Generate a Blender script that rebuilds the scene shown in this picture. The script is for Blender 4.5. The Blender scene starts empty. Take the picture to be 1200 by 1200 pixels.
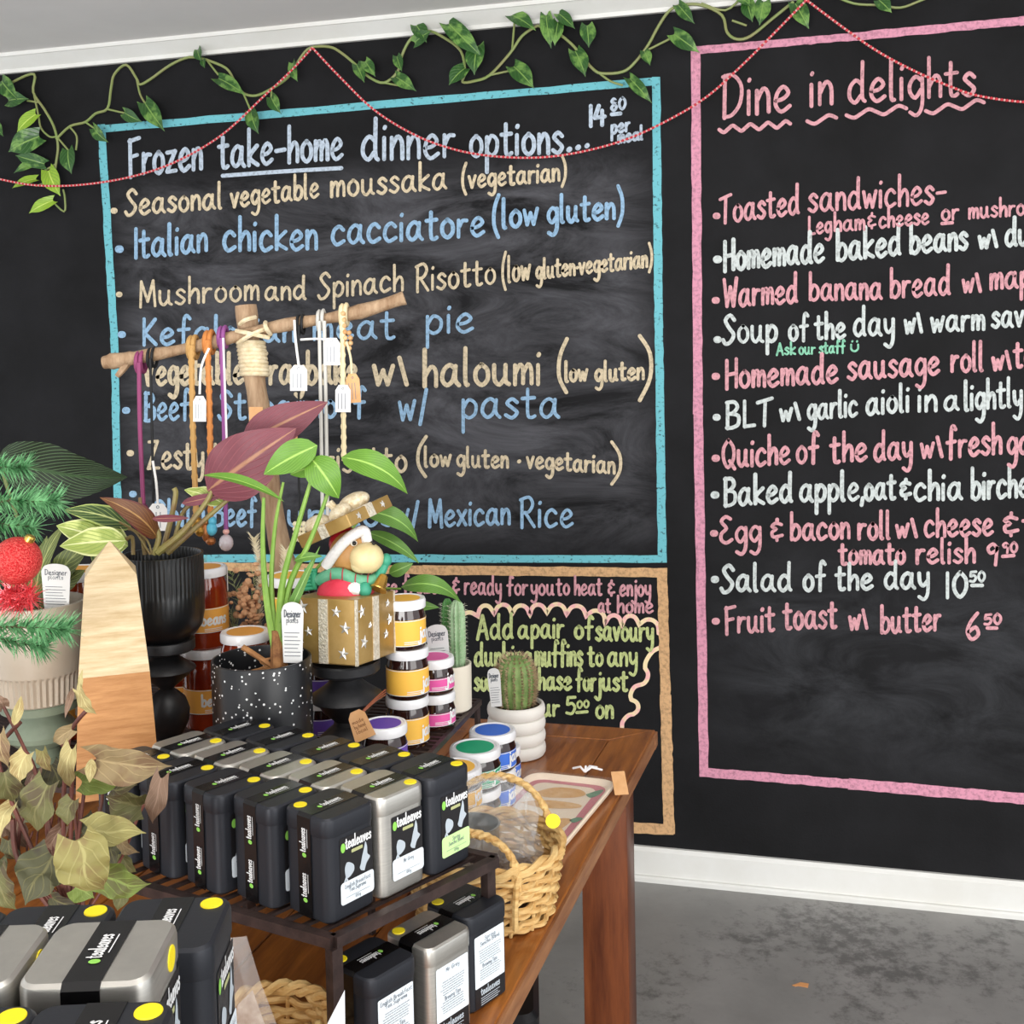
import bpy, math, random
from mathutils import Vector, Matrix, noise
random.seed(7)
# ------------------------------------------------------------------ camera, light, exposure
SC = bpy.context.scene
COL = SC.collection
F, CX, CY = 1364.0, 600.0, 470.0
YAW, PIT, ROL = .2628, .04905, -.0203
CAM = Vector((0.0, -3.381, 1.6))
def cam_axes():
    cy, sy = math.cos(YAW), math.sin(YAW)
    f = Vector((-sy*math.cos(PIT), cy*math.cos(PIT), -math.sin(PIT)))
    r = Vector((cy, sy, 0)); u = r.cross(f)
    c, s = math.cos(ROL), math.sin(ROL)
    return c*r + s*u, -s*r + c*u, f
CR, CU, CF = cam_axes()
cd = bpy.data.cameras.new('camera'); cam = bpy.data.objects.new('camera', cd); COL.objects.link(cam)
cam.matrix_world = Matrix(((CR.x, CU.x, -CF.x, CAM.x), (CR.y, CU.y, -CF.y, CAM.y), (CR.z, CU.z, -CF.z, CAM.z), (0, 0, 0, 1)))
cd.sensor_width = 36; cd.lens = 36*F/1200; cd.shift_y = -(600-CY)/1200; cd.clip_start = .02
SC.camera = cam
def ray(x, y): return CF + CR*((x-CX)/F) - CU*((y-CY)/F)
def onz(x, y, z): d = ray(x, y); return CAM + d*((z-CAM.z)/d.z)
def ony(x, y, Y=0.0): d = ray(x, y); return CAM + d*((Y-CAM.y)/d.y)
def dep(x, y, t): return CAM + ray(x, y)*t
W = bpy.data.worlds.new('world'); SC.world = W; W.use_nodes = True
W.node_tree.nodes['Background'].inputs[0].default_value = (.93, .96, 1, 1)
W.node_tree.nodes['Background'].inputs[1].default_value = 1.05
def area(name, loc, tgt, sx, sy, power, col=(1, 1, 1)):
    l = bpy.data.lights.new(name, 'AREA'); l.shape = 'RECTANGLE'; l.size = sx; l.size_y = sy; l.energy = power; l.color = col
    o = bpy.data.objects.new(name, l); COL.objects.link(o); o.location = loc
    o.rotation_euler = (Vector(tgt)-Vector(loc)).to_track_quat('-Z', 'Y').to_euler(); return o
area('shop_window_light', (3.6, -4.6, 1.9), (-.5, -1.2, 1.0), 3.2, 2.2, 66, (1, .985, .96))
area('ceiling_fill_light', (-.4, -6.4, 1.0), (-.9, -.6, 2.6), 3.4, 1.8, 150, (1, .985, .965))  # added fill lamp, aimed upward to brighten the ceiling; not a real door
area('overhead_fill_light', (-.2, -2.5, 2.56), (-.45, -1.9, 0), 1.2, .6, 9, (1, .97, .93))  # added soft fill out of view, lifts the tabletop and other upward faces
vs = SC.view_settings; SC.display_settings.display_device = 'sRGB'
vs.view_transform = 'Standard'; vs.look = 'None'; vs.gamma = 1; vs.use_curve_mapping = False; vs.exposure = 0.5

# ------------------------------------------------------------------ materials
def lin(c):
    c = c/255.0
    return c/12.92 if c <= .04045 else ((c+.055)/1.055)**2.4
def rgb(h):
    if isinstance(h, str): h = tuple(int(h[i:i+2], 16) for i in (0, 2, 4))
    return (lin(h[0]), lin(h[1]), lin(h[2]), 1)
MATS = {}
def mat(name, col, rough=.6, metal=0.0, col2=None, scale=8, stretch=(1, 1, 1), lo=.35, hi=.65, bump=0, bscale=None, detail=6, trans=0, ior=1.45, alpha=1, coat=0, coord='Object', spec=.5, sub=0, double=None):
    if name in MATS: return MATS[name]
    m = bpy.data.materials.new(name); m.use_nodes = True; nt = m.node_tree; N = nt.nodes; L = nt.links
    b = N['Principled BSDF']; b.inputs['Base Color'].default_value = rgb(col); b.inputs['Roughness'].default_value = rough
    b.inputs['Metallic'].default_value = metal; b.inputs['IOR'].default_value = ior; b.inputs['Alpha'].default_value = alpha
    b.inputs['Transmission Weight'].default_value = trans; b.inputs['Coat Weight'].default_value = coat; b.inputs['Specular IOR Level'].default_value = spec
    tc = mp = None
    if col2 or bump:
        tc = N.new('ShaderNodeTexCoord'); mp = N.new('ShaderNodeMapping'); L.new(tc.outputs[coord], mp.inputs[0]); mp.inputs['Scale'].default_value = stretch
    if col2:
        n = N.new('ShaderNodeTexNoise'); n.inputs['Scale'].default_value = scale; n.inputs['Detail'].default_value = detail; n.inputs['Roughness'].default_value = .65
        L.new(mp.outputs[0], n.inputs['Vector'])
        r = N.new('ShaderNodeValToRGB'); r.color_ramp.elements[0].position = lo; r.color_ramp.elements[1].position = hi
        r.color_ramp.elements[0].color = rgb(col); r.color_ramp.elements[1].color = rgb(col2)
        L.new(n.outputs['Fac'], r.inputs[0]); L.new(r.outputs[0], b.inputs['Base Color'])
    if bump:
        n2 = N.new('ShaderNodeTexNoise'); n2.inputs['Scale'].default_value = bscale or scale*3; n2.inputs['Detail'].default_value = 5
        L.new(mp.outputs[0], n2.inputs['Vector']); bp = N.new('ShaderNodeBump'); bp.inputs['Strength'].default_value = bump; bp.inputs['Distance'].default_value = .004
        L.new(n2.outputs['Fac'], bp.inputs['Height']); L.new(bp.outputs[0], b.inputs['Normal'])
    MATS[name] = m; return m
def leafmat(name, base, vein, n=9, slant=.35, width=.25, edge=None, rough=.45, back=None, mid=None, blotch=None):
    """leaf: UV u across, v along; side veins run from the midrib to the margin"""
    if name in MATS: return MATS[name]
    m = bpy.data.materials.new(name); m.use_nodes = True; nt = m.node_tree; N = nt.nodes; L = nt.links
    b = N['Principled BSDF']; b.inputs['Roughness'].default_value = rough
    uv = N.new('ShaderNodeUVMap'); sp = N.new('ShaderNodeSeparateXYZ'); L.new(uv.outputs[0], sp.inputs[0])
    def M(op, a, c, cl=False):
        q = N.new('ShaderNodeMath'); q.operation = op; q.use_clamp = cl
        for i, s in enumerate((a, c)):
            if s is None: continue
            if isinstance(s, (int, float)): q.inputs[i].default_value = s
            else: L.new(s, q.inputs[i])
        return q.outputs[0]
    def MIX(f, a, c):
        q = N.new('ShaderNodeMix'); q.data_type = 'RGBA'
        L.new(f, q.inputs[0])
        for i, s in ((6, a), (7, c)):
            if isinstance(s, tuple): q.inputs[i].default_value = s
            else: L.new(s, q.inputs[i])
        return q.outputs[2]
    a = M('ABSOLUTE', M('MULTIPLY', M('SUBTRACT', sp.outputs[0], .5), 2), None)
    st = M('SINE', M('MULTIPLY', M('SUBTRACT', sp.outputs[1], M('MULTIPLY', a, slant)), n*6.283), None)
    st = M('MULTIPLY', M('SUBTRACT', st, 1-width*2), 1/(width*2), True)
    tc = N.new('ShaderNodeTexCoord'); no = N.new('ShaderNodeTexNoise'); no.inputs['Scale'].default_value = 45; L.new(tc.outputs['Object'], no.inputs[0])
    c = MIX(M('MULTIPLY', no.outputs['Fac'], .55), rgb(base), rgb(tuple(int(x*.62) for x in (base if not isinstance(base, str) else [int(base[i:i+2], 16) for i in (0, 2, 4)]))))
    if blotch:
        n3 = N.new('ShaderNodeTexNoise'); n3.inputs['Scale'].default_value = 28; n3.inputs['Detail'].default_value = 3; L.new(tc.outputs['Object'], n3.inputs[0])
        c = MIX(M('MULTIPLY', M('SUBTRACT', n3.outputs['Fac'], .5), 9, True), c, rgb(blotch))
    c = MIX(M('MULTIPLY', st, .7), c, rgb(vein))
    if edge: c = MIX(M('MULTIPLY', M('SUBTRACT', a, .8), 8, True), c, rgb(edge))
    c = MIX(M('MULTIPLY', M('SUBTRACT', .09, a), 18, True), c, rgb(mid or vein))
    if back:
        g = N.new('ShaderNodeNewGeometry'); c = MIX(g.outputs['Backfacing'], c, rgb(back))
    L.new(c, b.inputs['Base Color'])
    bp = N.new('ShaderNodeBump'); bp.inputs['Strength'].default_value = .35; bp.inputs['Distance'].default_value = .003
    L.new(st, bp.inputs['Height']); L.new(bp.outputs[0], b.inputs['Normal'])
    MATS[name] = m; return m

# ------------------------------------------------------------------ mesh builder
class MB:
    def __init__(s): s.v = []; s.f = []; s.uv = {}
    def add(s, vs_, fs, M=None, uv=None):
        k = len(s.v)
        s.v += [tuple(M @ Vector(p)) if M is not None else tuple(p) for p in vs_]
        if uv: 
            for i, q in enumerate(uv): s.uv[k+i] = q
        s.f += [tuple(i+k for i in f) for f in fs]; return s
    def box(s, c, d, M=None, rz=0):
        x, y, z = d[0]/2, d[1]/2, d[2]/2
        T = Matrix.Translation(Vector(c)) @ Matrix.Rotation(rz, 4, 'Z')
        if M is not None: T = M @ T
        return s.add([(-x,-y,-z),(x,-y,-z),(x,y,-z),(-x,y,-z),(-x,-y,z),(x,-y,z),(x,y,z),(-x,y,z)],
                     [(0,3,2,1),(4,5,6,7),(0,1,5,4),(1,2,6,5),(2,3,7,6),(3,0,4,7)], T)
    def rbox(s, c, w, d, r, levels, n=5, M=None, rz=0, holes=False):
        """rounded-rectangle prism; levels = [(inset, z)] bottom to top, capped"""
        T = Matrix.Translation(Vector(c)) @ Matrix.Rotation(rz, 4, 'Z')
        if M is not None: T = M @ T
        vs_, fs = [], []; m = 4*(n+1)
        for ins, z in levels:
            a, b_, rr = w/2-ins, d/2-ins, max(r-ins, .0004)
            for q, (sx, sy) in enumerate(((1,1),(-1,1),(-1,-1),(1,-1))):
                for i in range(n+1):
                    t = math.pi/2*(q+i/n)
                    vs_.append((sx*(a-rr)+rr*math.cos(t), sy*(b_-rr)+rr*math.sin(t), z))
        for k in range(len(levels)-1):
            for i in range(m):
                j = (i+1) % m; fs.append((k*m+i, k*m+j, (k+1)*m+j, (k+1)*m+i))
        fs.append(tuple(range(m-1, -1, -1))); fs.append(tuple((len(levels)-1)*m+i for i in range(m)))
        return s.add(vs_, fs, T)
    def lathe(s, prof, n=40, M=None, ribs=0, amp=0, rz0=None, rz1=None, c=(0, 0, 0)):
        T = Matrix.Translation(Vector(c))
        if M is not None: T = M @ T
        vs_, fs = [], []
        for r, z in prof:
            for i in range(n):
                a = 2*math.pi*i/n; rr = r
                if ribs and (rz0 is None or rz0 <= z <= rz1): rr = r - amp*(.5+.5*math.cos(ribs*a))
                vs_.append((rr*math.cos(a), rr*math.sin(a), z))
        for k in range(len(prof)-1):
            for i in range(n):
                j = (i+1) % n; fs.append((k*n+i, k*n+j, (k+1)*n+j, (k+1)*n+i))
        if prof[0][0] > 1e-5: fs.append(tuple(range(n-1, -1, -1)))
        if prof[-1][0] > 1e-5: fs.append(tuple((len(prof)-1)*n+i for i in range(n)))
        return s.add(vs_, fs, T)
    def tube(s, pts, rad, n=8, M=None, cap=True):
        pts = [Vector(p) for p in pts]; vs_, fs = [], []
        if not hasattr(rad, '__len__'): rad = [rad]*len(pts)
        up = Vector((.137, .317, .94)); prev = None
        for i, p in enumerate(pts):
            t = (pts[min(i+1, len(pts)-1)]-pts[max(i-1, 0)])
            if t.length < 1e-9: t = Vector((0, 0, 1))
            t.normalize()
            if prev is None:
                a = t.cross(up)
                if a.length < .05: a = t.cross(Vector((1, 0, 0)))
            else: a = prev - t*prev.dot(t)
            a.normalize(); prev = a; b_ = t.cross(a)
            for k in range(n):
                q = 2*math.pi*k/n; vs_.append(p+(a*math.cos(q)+b_*math.sin(q))*rad[i])
        for i in range(len(pts)-1):
            for k in range(n):
                j = (k+1) % n; fs.append((i*n+k, i*n+j, (i+1)*n+j, (i+1)*n+k))
        if cap: fs.append(tuple(range(n-1, -1, -1))); fs.append(tuple((len(pts)-1)*n+k for k in range(n)))
        return s.add(vs_, fs, M)
    def ball(s, c, r, M=None, nu=14, nv=8):
        if not hasattr(r, '__len__'): r = (r, r, r)
        vs_ = [(c[0], c[1], c[2]-r[2])]; fs = []
        for j in range(1, nv):
            p = -math.pi/2+math.pi*j/nv
            for i in range(nu):
                a = 2*math.pi*i/nu; vs_.append((c[0]+r[0]*math.cos(p)*math.cos(a), c[1]+r[1]*math.cos(p)*math.sin(a), c[2]+r[2]*math.sin(p)))
        vs_.append((c[0], c[1], c[2]+r[2])); e = len(vs_)-1
        for i in range(nu):
            k = (i+1) % nu; fs.append((0, 1+k, 1+i)); fs.append((e, e-nu+i, e-nu+k))
            for j in range(nv-2): a = 1+j*nu; fs.append((a+i, a+k, a+nu+k, a+nu+i))
        return s.add(vs_, fs, M)
    def poly(s, pts, th, M=None):
        """flat outline in xy (ccw) with thickness th along z"""
        n = len(pts); vs_ = [(x, y, 0) for x, y in pts]+[(x, y, th) for x, y in pts]
        fs = [tuple(range(n-1, -1, -1)), tuple(range(n, 2*n))]+[(i, (i+1) % n, n+(i+1) % n, n+i) for i in range(n)]
        return s.add(vs_, fs, M)
    def leaf(s, B, T, hw, face=None, arch=.12, fold=.15, prof='ovate', nu=6, nv=12, wav=0, lobe=0, twist=0, side=None, curl=0, crump=0, crf=38):
        B, T = Vector(B), Vector(T); d = T-B; Ln = d.length; dn = d/Ln
        face = Vector(face) if face is not None else (-CF*.7+Vector((0, 0, .7)))
        sd = dn.cross(face).normalized(); nn = sd.cross(dn).normalized()
        vs_, uv, fs = [], [], []
        ph = random.random()*6
        for j in range(nv+1):
            v = j/nv
            if prof == 'ovate': h = math.sin(math.pi*v**.72)**.85
            elif prof == 'lance': h = math.sin(math.pi*v**.85)**.9
            elif prof == 'heart': h = math.sin(math.pi*(.17+.83*v))**(.7+.8*v)
            elif prof == 'strap': h = min(1, v*6)**.5*(1-v**4)
            else: h = math.sin(math.pi*v)
            h = max(h, .012)*hw
            p0 = B+d*v+nn*(arch*Ln*4*v*(1-v))-nn*(curl*Ln*max(0, v-.6)**2*4)
            for i in range(-nu//2, nu//2+1):
                u = i/(nu/2)
                p = p0+sd*(u*h)+nn*(fold*abs(u)*h)+nn*(wav*h*abs(u)*math.sin(v*17+ph+u*2))+nn*(twist*u*h*(v-.3))
                if crump: p = p+noise.noise_vector(p*crf)*crump*min(1, 3*v)*h*2
                if lobe: p = p-dn*(lobe*Ln*abs(u)**1.6*(1-v)**3)
                vs_.append(p); uv.append((u*.5+.5, v))
        m = 2*(nu//2)+1
        for j in range(nv):
            for i in range(m-1): a = j*m+i; fs.append((a, a+1, a+m+1, a+m))
        return s.add(vs_, fs, None, uv)
    def build(s, name, m, parent=None, loc=None, smooth=True, ang=35, fix=True):
        me = bpy.data.meshes.new(name); o = loc
        vv = [(p[0]-o[0], p[1]-o[1], p[2]-o[2]) for p in s.v] if o is not None else s.v
        me.from_pydata([tuple(p) for p in vv], [], s.f)
        if s.uv:
            l = me.uv_layers.new(name='UVMap')
            for lp in me.loops: l.data[lp.index].uv = s.uv.get(lp.vertex_index, (0, 0))
        if smooth:
            for p in me.polygons: p.use_smooth = True
            me.set_sharp_from_angle(angle=math.radians(ang))
        me.materials.append(m); me.validate(); me.update()
        ob = bpy.data.objects.new(name, me); COL.objects.link(ob)
        if o is not None: ob.location = o
        if parent is not None: ob.parent = parent
        return ob
def tag(o, label, cat, group=None, kind=None):
    o['label'] = label; o['category'] = cat
    if group: o['group'] = group
    if kind: o['kind'] = kind
    return o
def thing(name, label, cat, loc=(0, 0, 0), rz=0, group=None):
    o = bpy.data.objects.new(name, None); COL.objects.link(o); o.location = loc; o.rotation_euler = (0, 0, rz); o.empty_display_size = .02
    return tag(o, label, cat, group)
def struct(o): o['kind'] = 'structure'; return o
def copy_tree(o, parent=None):
    c = o.copy(); COL.objects.link(c)
    if parent is not None: c.parent = parent
    for ch in list(o.children): copy_tree(ch, c)
    return c
def cat_rom(P, k=5):
    if len(P) < 3: return P
    out = []
    for i in range(len(P)-1):
        p0, p1, p2, p3 = P[max(i-1, 0)], P[i], P[i+1], P[min(i+2, len(P)-1)]
        for j in range(k):
            t = j/k
            out.append(tuple(.5*((2*b)+(-a+c)*t+(2*a-5*b+4*c-d)*t*t+(-a+3*b-3*c+d)*t**3) for a, b, c, d in zip(p0, p1, p2, p3)))
    out.append(P[-1]); return out
# world matrix for parts whose vertices are given in world space under an Empty: subtract the Empty
def wpart(mb, name, m, root, **k):
    ob = mb.build(name, m, None, **k); ob.parent = root
    ob.matrix_parent_inverse = (Matrix.Translation(root.location) @ root.rotation_euler.to_matrix().to_4x4()).inverted(); return ob

# ------------------------------------------------------------------ hand lettering (single strokes, x-height = 1)
GL = {
'a': '.78 .8 .5 1 .18 .75 .1 .3 .35 .02 .65 .25 .78 .8|.8 .95 .78 .3 .98 .02',
'b': '.12 1.8 .12 .05|.12 .5 .4 .98 .75 .75 .75 .25 .42 .0 .12 .2',
'c': '.75 .8 .5 1 .2 .8 .1 .35 .35 0 .78 .18',
'd': '.75 .8 .45 1 .15 .7 .12 .25 .4 0 .7 .3|.8 1.8 .78 .3 .92 .02',
'e': '.12 .45 .5 .52 .75 .75 .5 1 .2 .75 .12 .3 .4 0 .82 .2',
'f': '.75 1.65 .55 1.85 .4 1.5 .36 -.05|.08 .9 .7 .95',
'g': '.75 .8 .45 1 .15 .7 .15 .3 .42 .05 .72 .4|.78 .95 .78 -.3 .5 -.75 .15 -.6',
'h': '.12 1.8 .12 .02|.12 .45 .45 .95 .7 .75 .72 .02',
'i': '.12 .95 .12 .02|.14 1.38 .17 1.44',
'j': '.3 .95 .3 -.4 .1 -.75 -.2 -.55|.3 1.38 .33 1.44',
'k': '.12 1.8 .12 .02|.7 .95 .15 .42 .75 .02',
'l': '.12 1.8 .12 .2 .28 .02',
'm': '.1 .95 .1 .02|.1 .5 .35 .95 .52 .75 .52 .05|.52 .5 .78 .95 .95 .7 .97 .02',
'n': '.1 .95 .1 .02|.1 .5 .4 .97 .65 .75 .68 .02',
'o': '.45 1 .14 .72 .14 .25 .45 0 .75 .28 .72 .75 .42 1',
'p': '.12 .95 .12 -.75|.12 .5 .4 .98 .75 .75 .72 .25 .42 .02 .14 .2',
'q': '.75 .8 .45 1 .15 .7 .15 .3 .42 .05 .72 .4|.78 .95 .78 -.75',
'r': '.12 .95 .12 .02|.12 .5 .35 .9 .62 .92',
's': '.65 .82 .4 1 .15 .78 .4 .53 .65 .28 .4 0 .08 .15',
't': '.32 1.5 .32 .2 .5 0 .68 .08|.05 1.02 .65 1.06',
'u': '.1 .95 .12 .25 .38 0 .68 .35|.7 .95 .7 .2 .88 .02',
'v': '!.08 .95 .38 .02 .72 .98',
'w': '!.06 .95 .26 .04 .5 .75 .72 .04 .98 .98',
'x': '!.08 .95 .7 .02|!.7 .95 .08 .02',
'y': '.1 .95 .15 .4 .38 .15 .68 .45|.72 .95 .7 -.3 .45 -.75 .1 -.58',
'z': '!.1 .92 .7 .95 .1 .03 .75 .06',
'A': '!.05 0 .5 1.7 .95 0|.2 .6 .85 .62', 'B': '.15 1.7 .15 0|.1 1.65 .6 1.65 .8 1.3 .5 .95 .2 .9|.3 .92 .85 .75 .85 .2 .45 0 .1 .02',
'C': '1 1.4 .7 1.7 .3 1.4 .12 .8 .3 .2 .65 0 1 .2', 'D': '.15 1.7 .12 0|.05 1.62 .55 1.65 .95 1.2 .9 .5 .5 .05 .1 0',
'E': '.8 1.55 .45 1.7 .15 1.4 .5 .95 .15 .6 .15 .2 .5 0 .9 .2', 'F': '.15 1.65 .2 -.1|!.1 1.6 .85 1.72|!.18 .85 .7 .92',
'G': '1 1.4 .7 1.7 .3 1.4 .12 .8 .3 .2 .65 0 .95 .3 .95 .75|!.6 .75 1.05 .78', 'H': '!.12 1.7 .12 -.05|!.85 1.75 .85 .02|!.12 .8 .85 .88', 'I': '!.15 1.7 .15 0', 'K': '!.15 1.7 .15 0|!.8 1.65 .18 .75 .85 0',
'J': '.6 1.7 .6 .4 .35 0 .05 .25', 'L': '!.15 1.7 .15 .02 .8 .06', 'M': '!.1 -.05 .15 1.7 .58 .3 .95 1.7 1.08 -.05',
'N': '!.1 0 .12 1.7 .85 0 .87 1.7', 'P': '.15 1.7 .15 0|.1 1.6 .6 1.65 .85 1.25 .55 .8 .18 .8', 'Q': '.55 1.7 .15 1.2 .15 .5 .5 0 .95 .5 .95 1.2 .55 1.7|!.65 .4 1.05 -.1',
'R': '.15 1.65 .15 0|.05 1.6 .6 1.75 .85 1.35 .6 .9 .2 .82|!.35 .85 .95 0', 'S': '.85 1.4 .55 1.7 .2 1.4 .45 .95 .8 .5 .55 .05 .2 -.05 .02 .2',
'T': '!.5 1.6 .45 0|!.0 1.5 .95 1.72', 'V': '!.05 1.7 .45 0 .9 1.7', 'W': '!.05 1.7 .3 .05 .6 1.2 .88 .05 1.15 1.75', 'Z': '!.12 1.65 .85 1.7 .05 .0 .95 .03',
'0': '.42 1.7 .12 1.2 .12 .5 .42 0 .72 .5 .72 1.2 .42 1.7', '1': '!.15 1.7 .15 0', '4': '!.35 1.6 .05 .65 .8 .7|!.6 1.2 .6 0',
'5': '!.75 1.65 .2 1.62|.2 1.62 .15 .95 .5 1.05 .75 .65 .5 .05 .08 .12', '6': '.65 1.6 .3 1.1 .12 .5 .35 .02 .7 .3 .55 .75 .2 .5',
'8': '.65 1.35 .42 1.7 .18 1.35 .45 .9 .72 .45 .42 0 .15 .4 .42 .9 .65 1.35', '9': '.7 1.3 .45 1.65 .15 1.35 .3 .95 .65 1.15 .7 1.4 .6 0',
'(': '.45 2.1 .15 1.3 .12 .3 .42 -.5', ')': '.1 2.1 .42 1.3 .42 .3 .1 -.5', '.': '.1 .05 .14 .09', ',': '.15 .12 .05 -.3', '-': '!.1 .6 .7 .64', '*': '.15 .6 .2 .64',
'&': '.75 1.3 .4 1.45 .15 1.2 .4 .95 .15 .7 .25 .3 .8 .4|!.48 1.75 .46 1.45|!.46 .3 .46 0', '\\': '!.1 1.35 .45 .0', '/': '!.5 1.5 .12 -.25',
'~': '.1 .9 .12 .3 .4 .05 .68 .35 .7 .9|.2 1.3 .22 1.35|.6 1.3 .62 1.35', ' ': '',
}
def glyph(ch):
    out = []
    for st in [q for q in GL.get(ch, '').split('|') if q]:
        sharp = st[0] == '!'; n = [float(x) for x in st.lstrip('!').split()]
        P = list(zip(n[::2], n[1::2])); out += [[P[i], P[i+1]] for i in range(len(P)-1)] if sharp else [cat_rom(P, 4)]
    return out
def layout(word):
    """strokes of a word in x-height units, total width"""
    x = 0; res = []
    for ch in word:
        if ch == ' ': x += .55; continue
        g = glyph(ch); mx = max((p[0] for s_ in g for p in s_), default=.3)
        for s_ in g: res.append([(p[0]+x, p[1]) for p in s_])
        x += mx+(.22 if ch not in '.,i1lI' else .26)
    return res, max(x-.2, .2)
EPS = [0]
def ribbon(mb, pts, w, fn, flip=None):
    """flat round-ended stroke along 2D pts; fn maps 2D to 3D; each stroke lies a hair above the last"""
    P = [pts[0]]
    for p in pts[1:]:
        if math.hypot(p[0]-P[-1][0], p[1]-P[-1][1]) > w*.15: P.append(p)
    if len(P) == 1: P.append((P[0][0]+w*.2, P[0][1]))
    n = len(P); Lv, Rv = [], []
    for i in range(n):
        a, b = P[max(i-1, 0)], P[min(i+1, n-1)]
        d1 = (P[i][0]-a[0], P[i][1]-a[1]) if i else (b[0]-P[i][0], b[1]-P[i][1]); d2 = (b[0]-P[i][0], b[1]-P[i][1]) if i < n-1 else d1
        l1 = math.hypot(*d1) or 1e-9; l2 = math.hypot(*d2) or 1e-9
        dx, dy = d1[0]/l1+d2[0]/l2, d1[1]/l1+d2[1]/l2; l = math.hypot(dx, dy)
        if l < .35: dx, dy, l = d1[0]/l1, d1[1]/l1, 1.0; k = 1
        else: k = min(2/l, 1.7)
        nx, ny = -dy/l*w/2*k, dx/l*w/2*k
        Lv.append((P[i][0]+nx, P[i][1]+ny)); Rv.append((P[i][0]-nx, P[i][1]-ny))
    vs_ = [Vector(fn(*p)) for p in Lv]+[Vector(fn(*p)) for p in Rv]; fs = [(i, n+i, n+i+1, i+1) for i in range(n-1)]
    def capf(c, q):
        k = len(vs_); a0 = math.atan2(q[1]-c[1], q[0]-c[0]); vs_.append(Vector(fn(*c)))
        for j in range(9): vs_.append(Vector(fn(c[0]+w/2*math.cos(a0+math.pi*j/8), c[1]+w/2*math.sin(a0+math.pi*j/8))))
        for j in range(8): fs.append((k, k+1+j, k+2+j))
    capf(P[0], Lv[0]); capf(P[-1], Rv[-1])
    x, y = P[0]; o = Vector(fn(x, y)); nn = (Vector(fn(x+w, y))-o).cross(Vector(fn(x, y+w))-o)
    if nn.length > 0: nn.normalize()
    if flip or (flip is None and fn is FLIPFN[0]): nn = -nn
    EPS[0] = (EPS[0]+1) % 28
    mb.add([v_+nn*(EPS[0]*1.1e-5) for v_ in vs_], fs)
FLIPFN = [None]
def word_px(mb, text, x0, y0, x1, y1, xh, lw, fn, down=True):
    st, wd = layout(text); sx = (x1-x0)/wd; sl = (y1-y0)/(x1-x0); sg = -1 if down else 1
    for s_ in st:
        j = (random.random()-.5)*.05
        ribbon(mb, [(x0+p[0]*sx, y0+p[0]*sx*sl+sg*(p[1]+j)*xh) for p in s_], lw*(.82+.16*random.random()), fn)
def text_local(mb, text, x0, x1, y, xh, lw, fn): word_px(mb, text, x0, y, x1, y, xh, lw, fn, False)
# ------------------------------------------------------------------ the room
def wall_material():
    m = mat('blackboard_paint', '151516', .66, col2='1e1e20', scale=3, bump=.12, bscale=160, coord='Object')
    nt = m.node_tree; N = nt.nodes; L = nt.links; b = N['Principled BSDF']; b.inputs['Specular IOR Level'].default_value = .14
    src = b.inputs['Base Color'].links[0].from_socket
    tc = N.new('ShaderNodeTexCoord')
    def dust(x0, x1, z0, z1, soft, scale, stretch, amount, col, src):
        sp = N.new('ShaderNodeSeparateXYZ'); L.new(tc.outputs['Object'], sp.inputs[0])
        f = None
        for ax, a, c in ((0, x0, 1), (0, x1, -1), (2, z0, 1), (2, z1, -1)):
            mr = N.new('ShaderNodeMapRange'); mr.inputs[1].default_value = a-soft*c*.3; mr.inputs[2].default_value = a+soft*c; L.new(sp.outputs[ax], mr.inputs[0])
            if f is None: f = mr.outputs[0]
            else:
                q = N.new('ShaderNodeMath'); q.operation = 'MULTIPLY'; L.new(f, q.inputs[0]); L.new(mr.outputs[0], q.inputs[1]); f = q.outputs[0]
        mp = N.new('ShaderNodeMapping'); mp.inputs['Scale'].default_value = stretch; L.new(tc.outputs['Object'], mp.inputs[0])
        n = N.new('ShaderNodeTexNoise'); n.inputs['Scale'].default_value = scale; n.inputs['Detail'].default_value = 7; n.inputs['Roughness'].default_value = .7; n.inputs['Distortion'].default_value = .8
        L.new(mp.outputs[0], n.inputs[0]); r = N.new('ShaderNodeMapRange'); r.inputs[1].default_value = .38; r.inputs[2].default_value = .8; r.inputs[4].default_value = amount; L.new(n.outputs['Fac'], r.inputs[0])
        q = N.new('ShaderNodeMath'); q.operation = 'MULTIPLY'; L.new(f, q.inputs[0]); L.new(r.outputs[0], q.inputs[1])
        mx = N.new('ShaderNodeMix'); mx.data_type = 'RGBA'; L.new(q.outputs[0], mx.inputs[0]); L.new(src, mx.inputs[6]); mx.inputs[7].default_value = rgb(col)
        return mx.outputs[2]
    src = dust(-2.26, -.47, .98, 2.16, .1, 3.2, (.8, 1, 2.2), .42, '8d8d94', src)   # rubbed-out chalk on the dinner board
    src = dust(-.33, 1.6, .36, 1.0, .2, 4, (.8, 1, 1.8), .16, '8a8d94', src)
    L.new(src, b.inputs['Base Color'])
    return m
struct(MB().box((-.6, .06, 1.35), (7.2, .12, 2.7)).build('wall_back', wall_material(), smooth=False))
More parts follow.
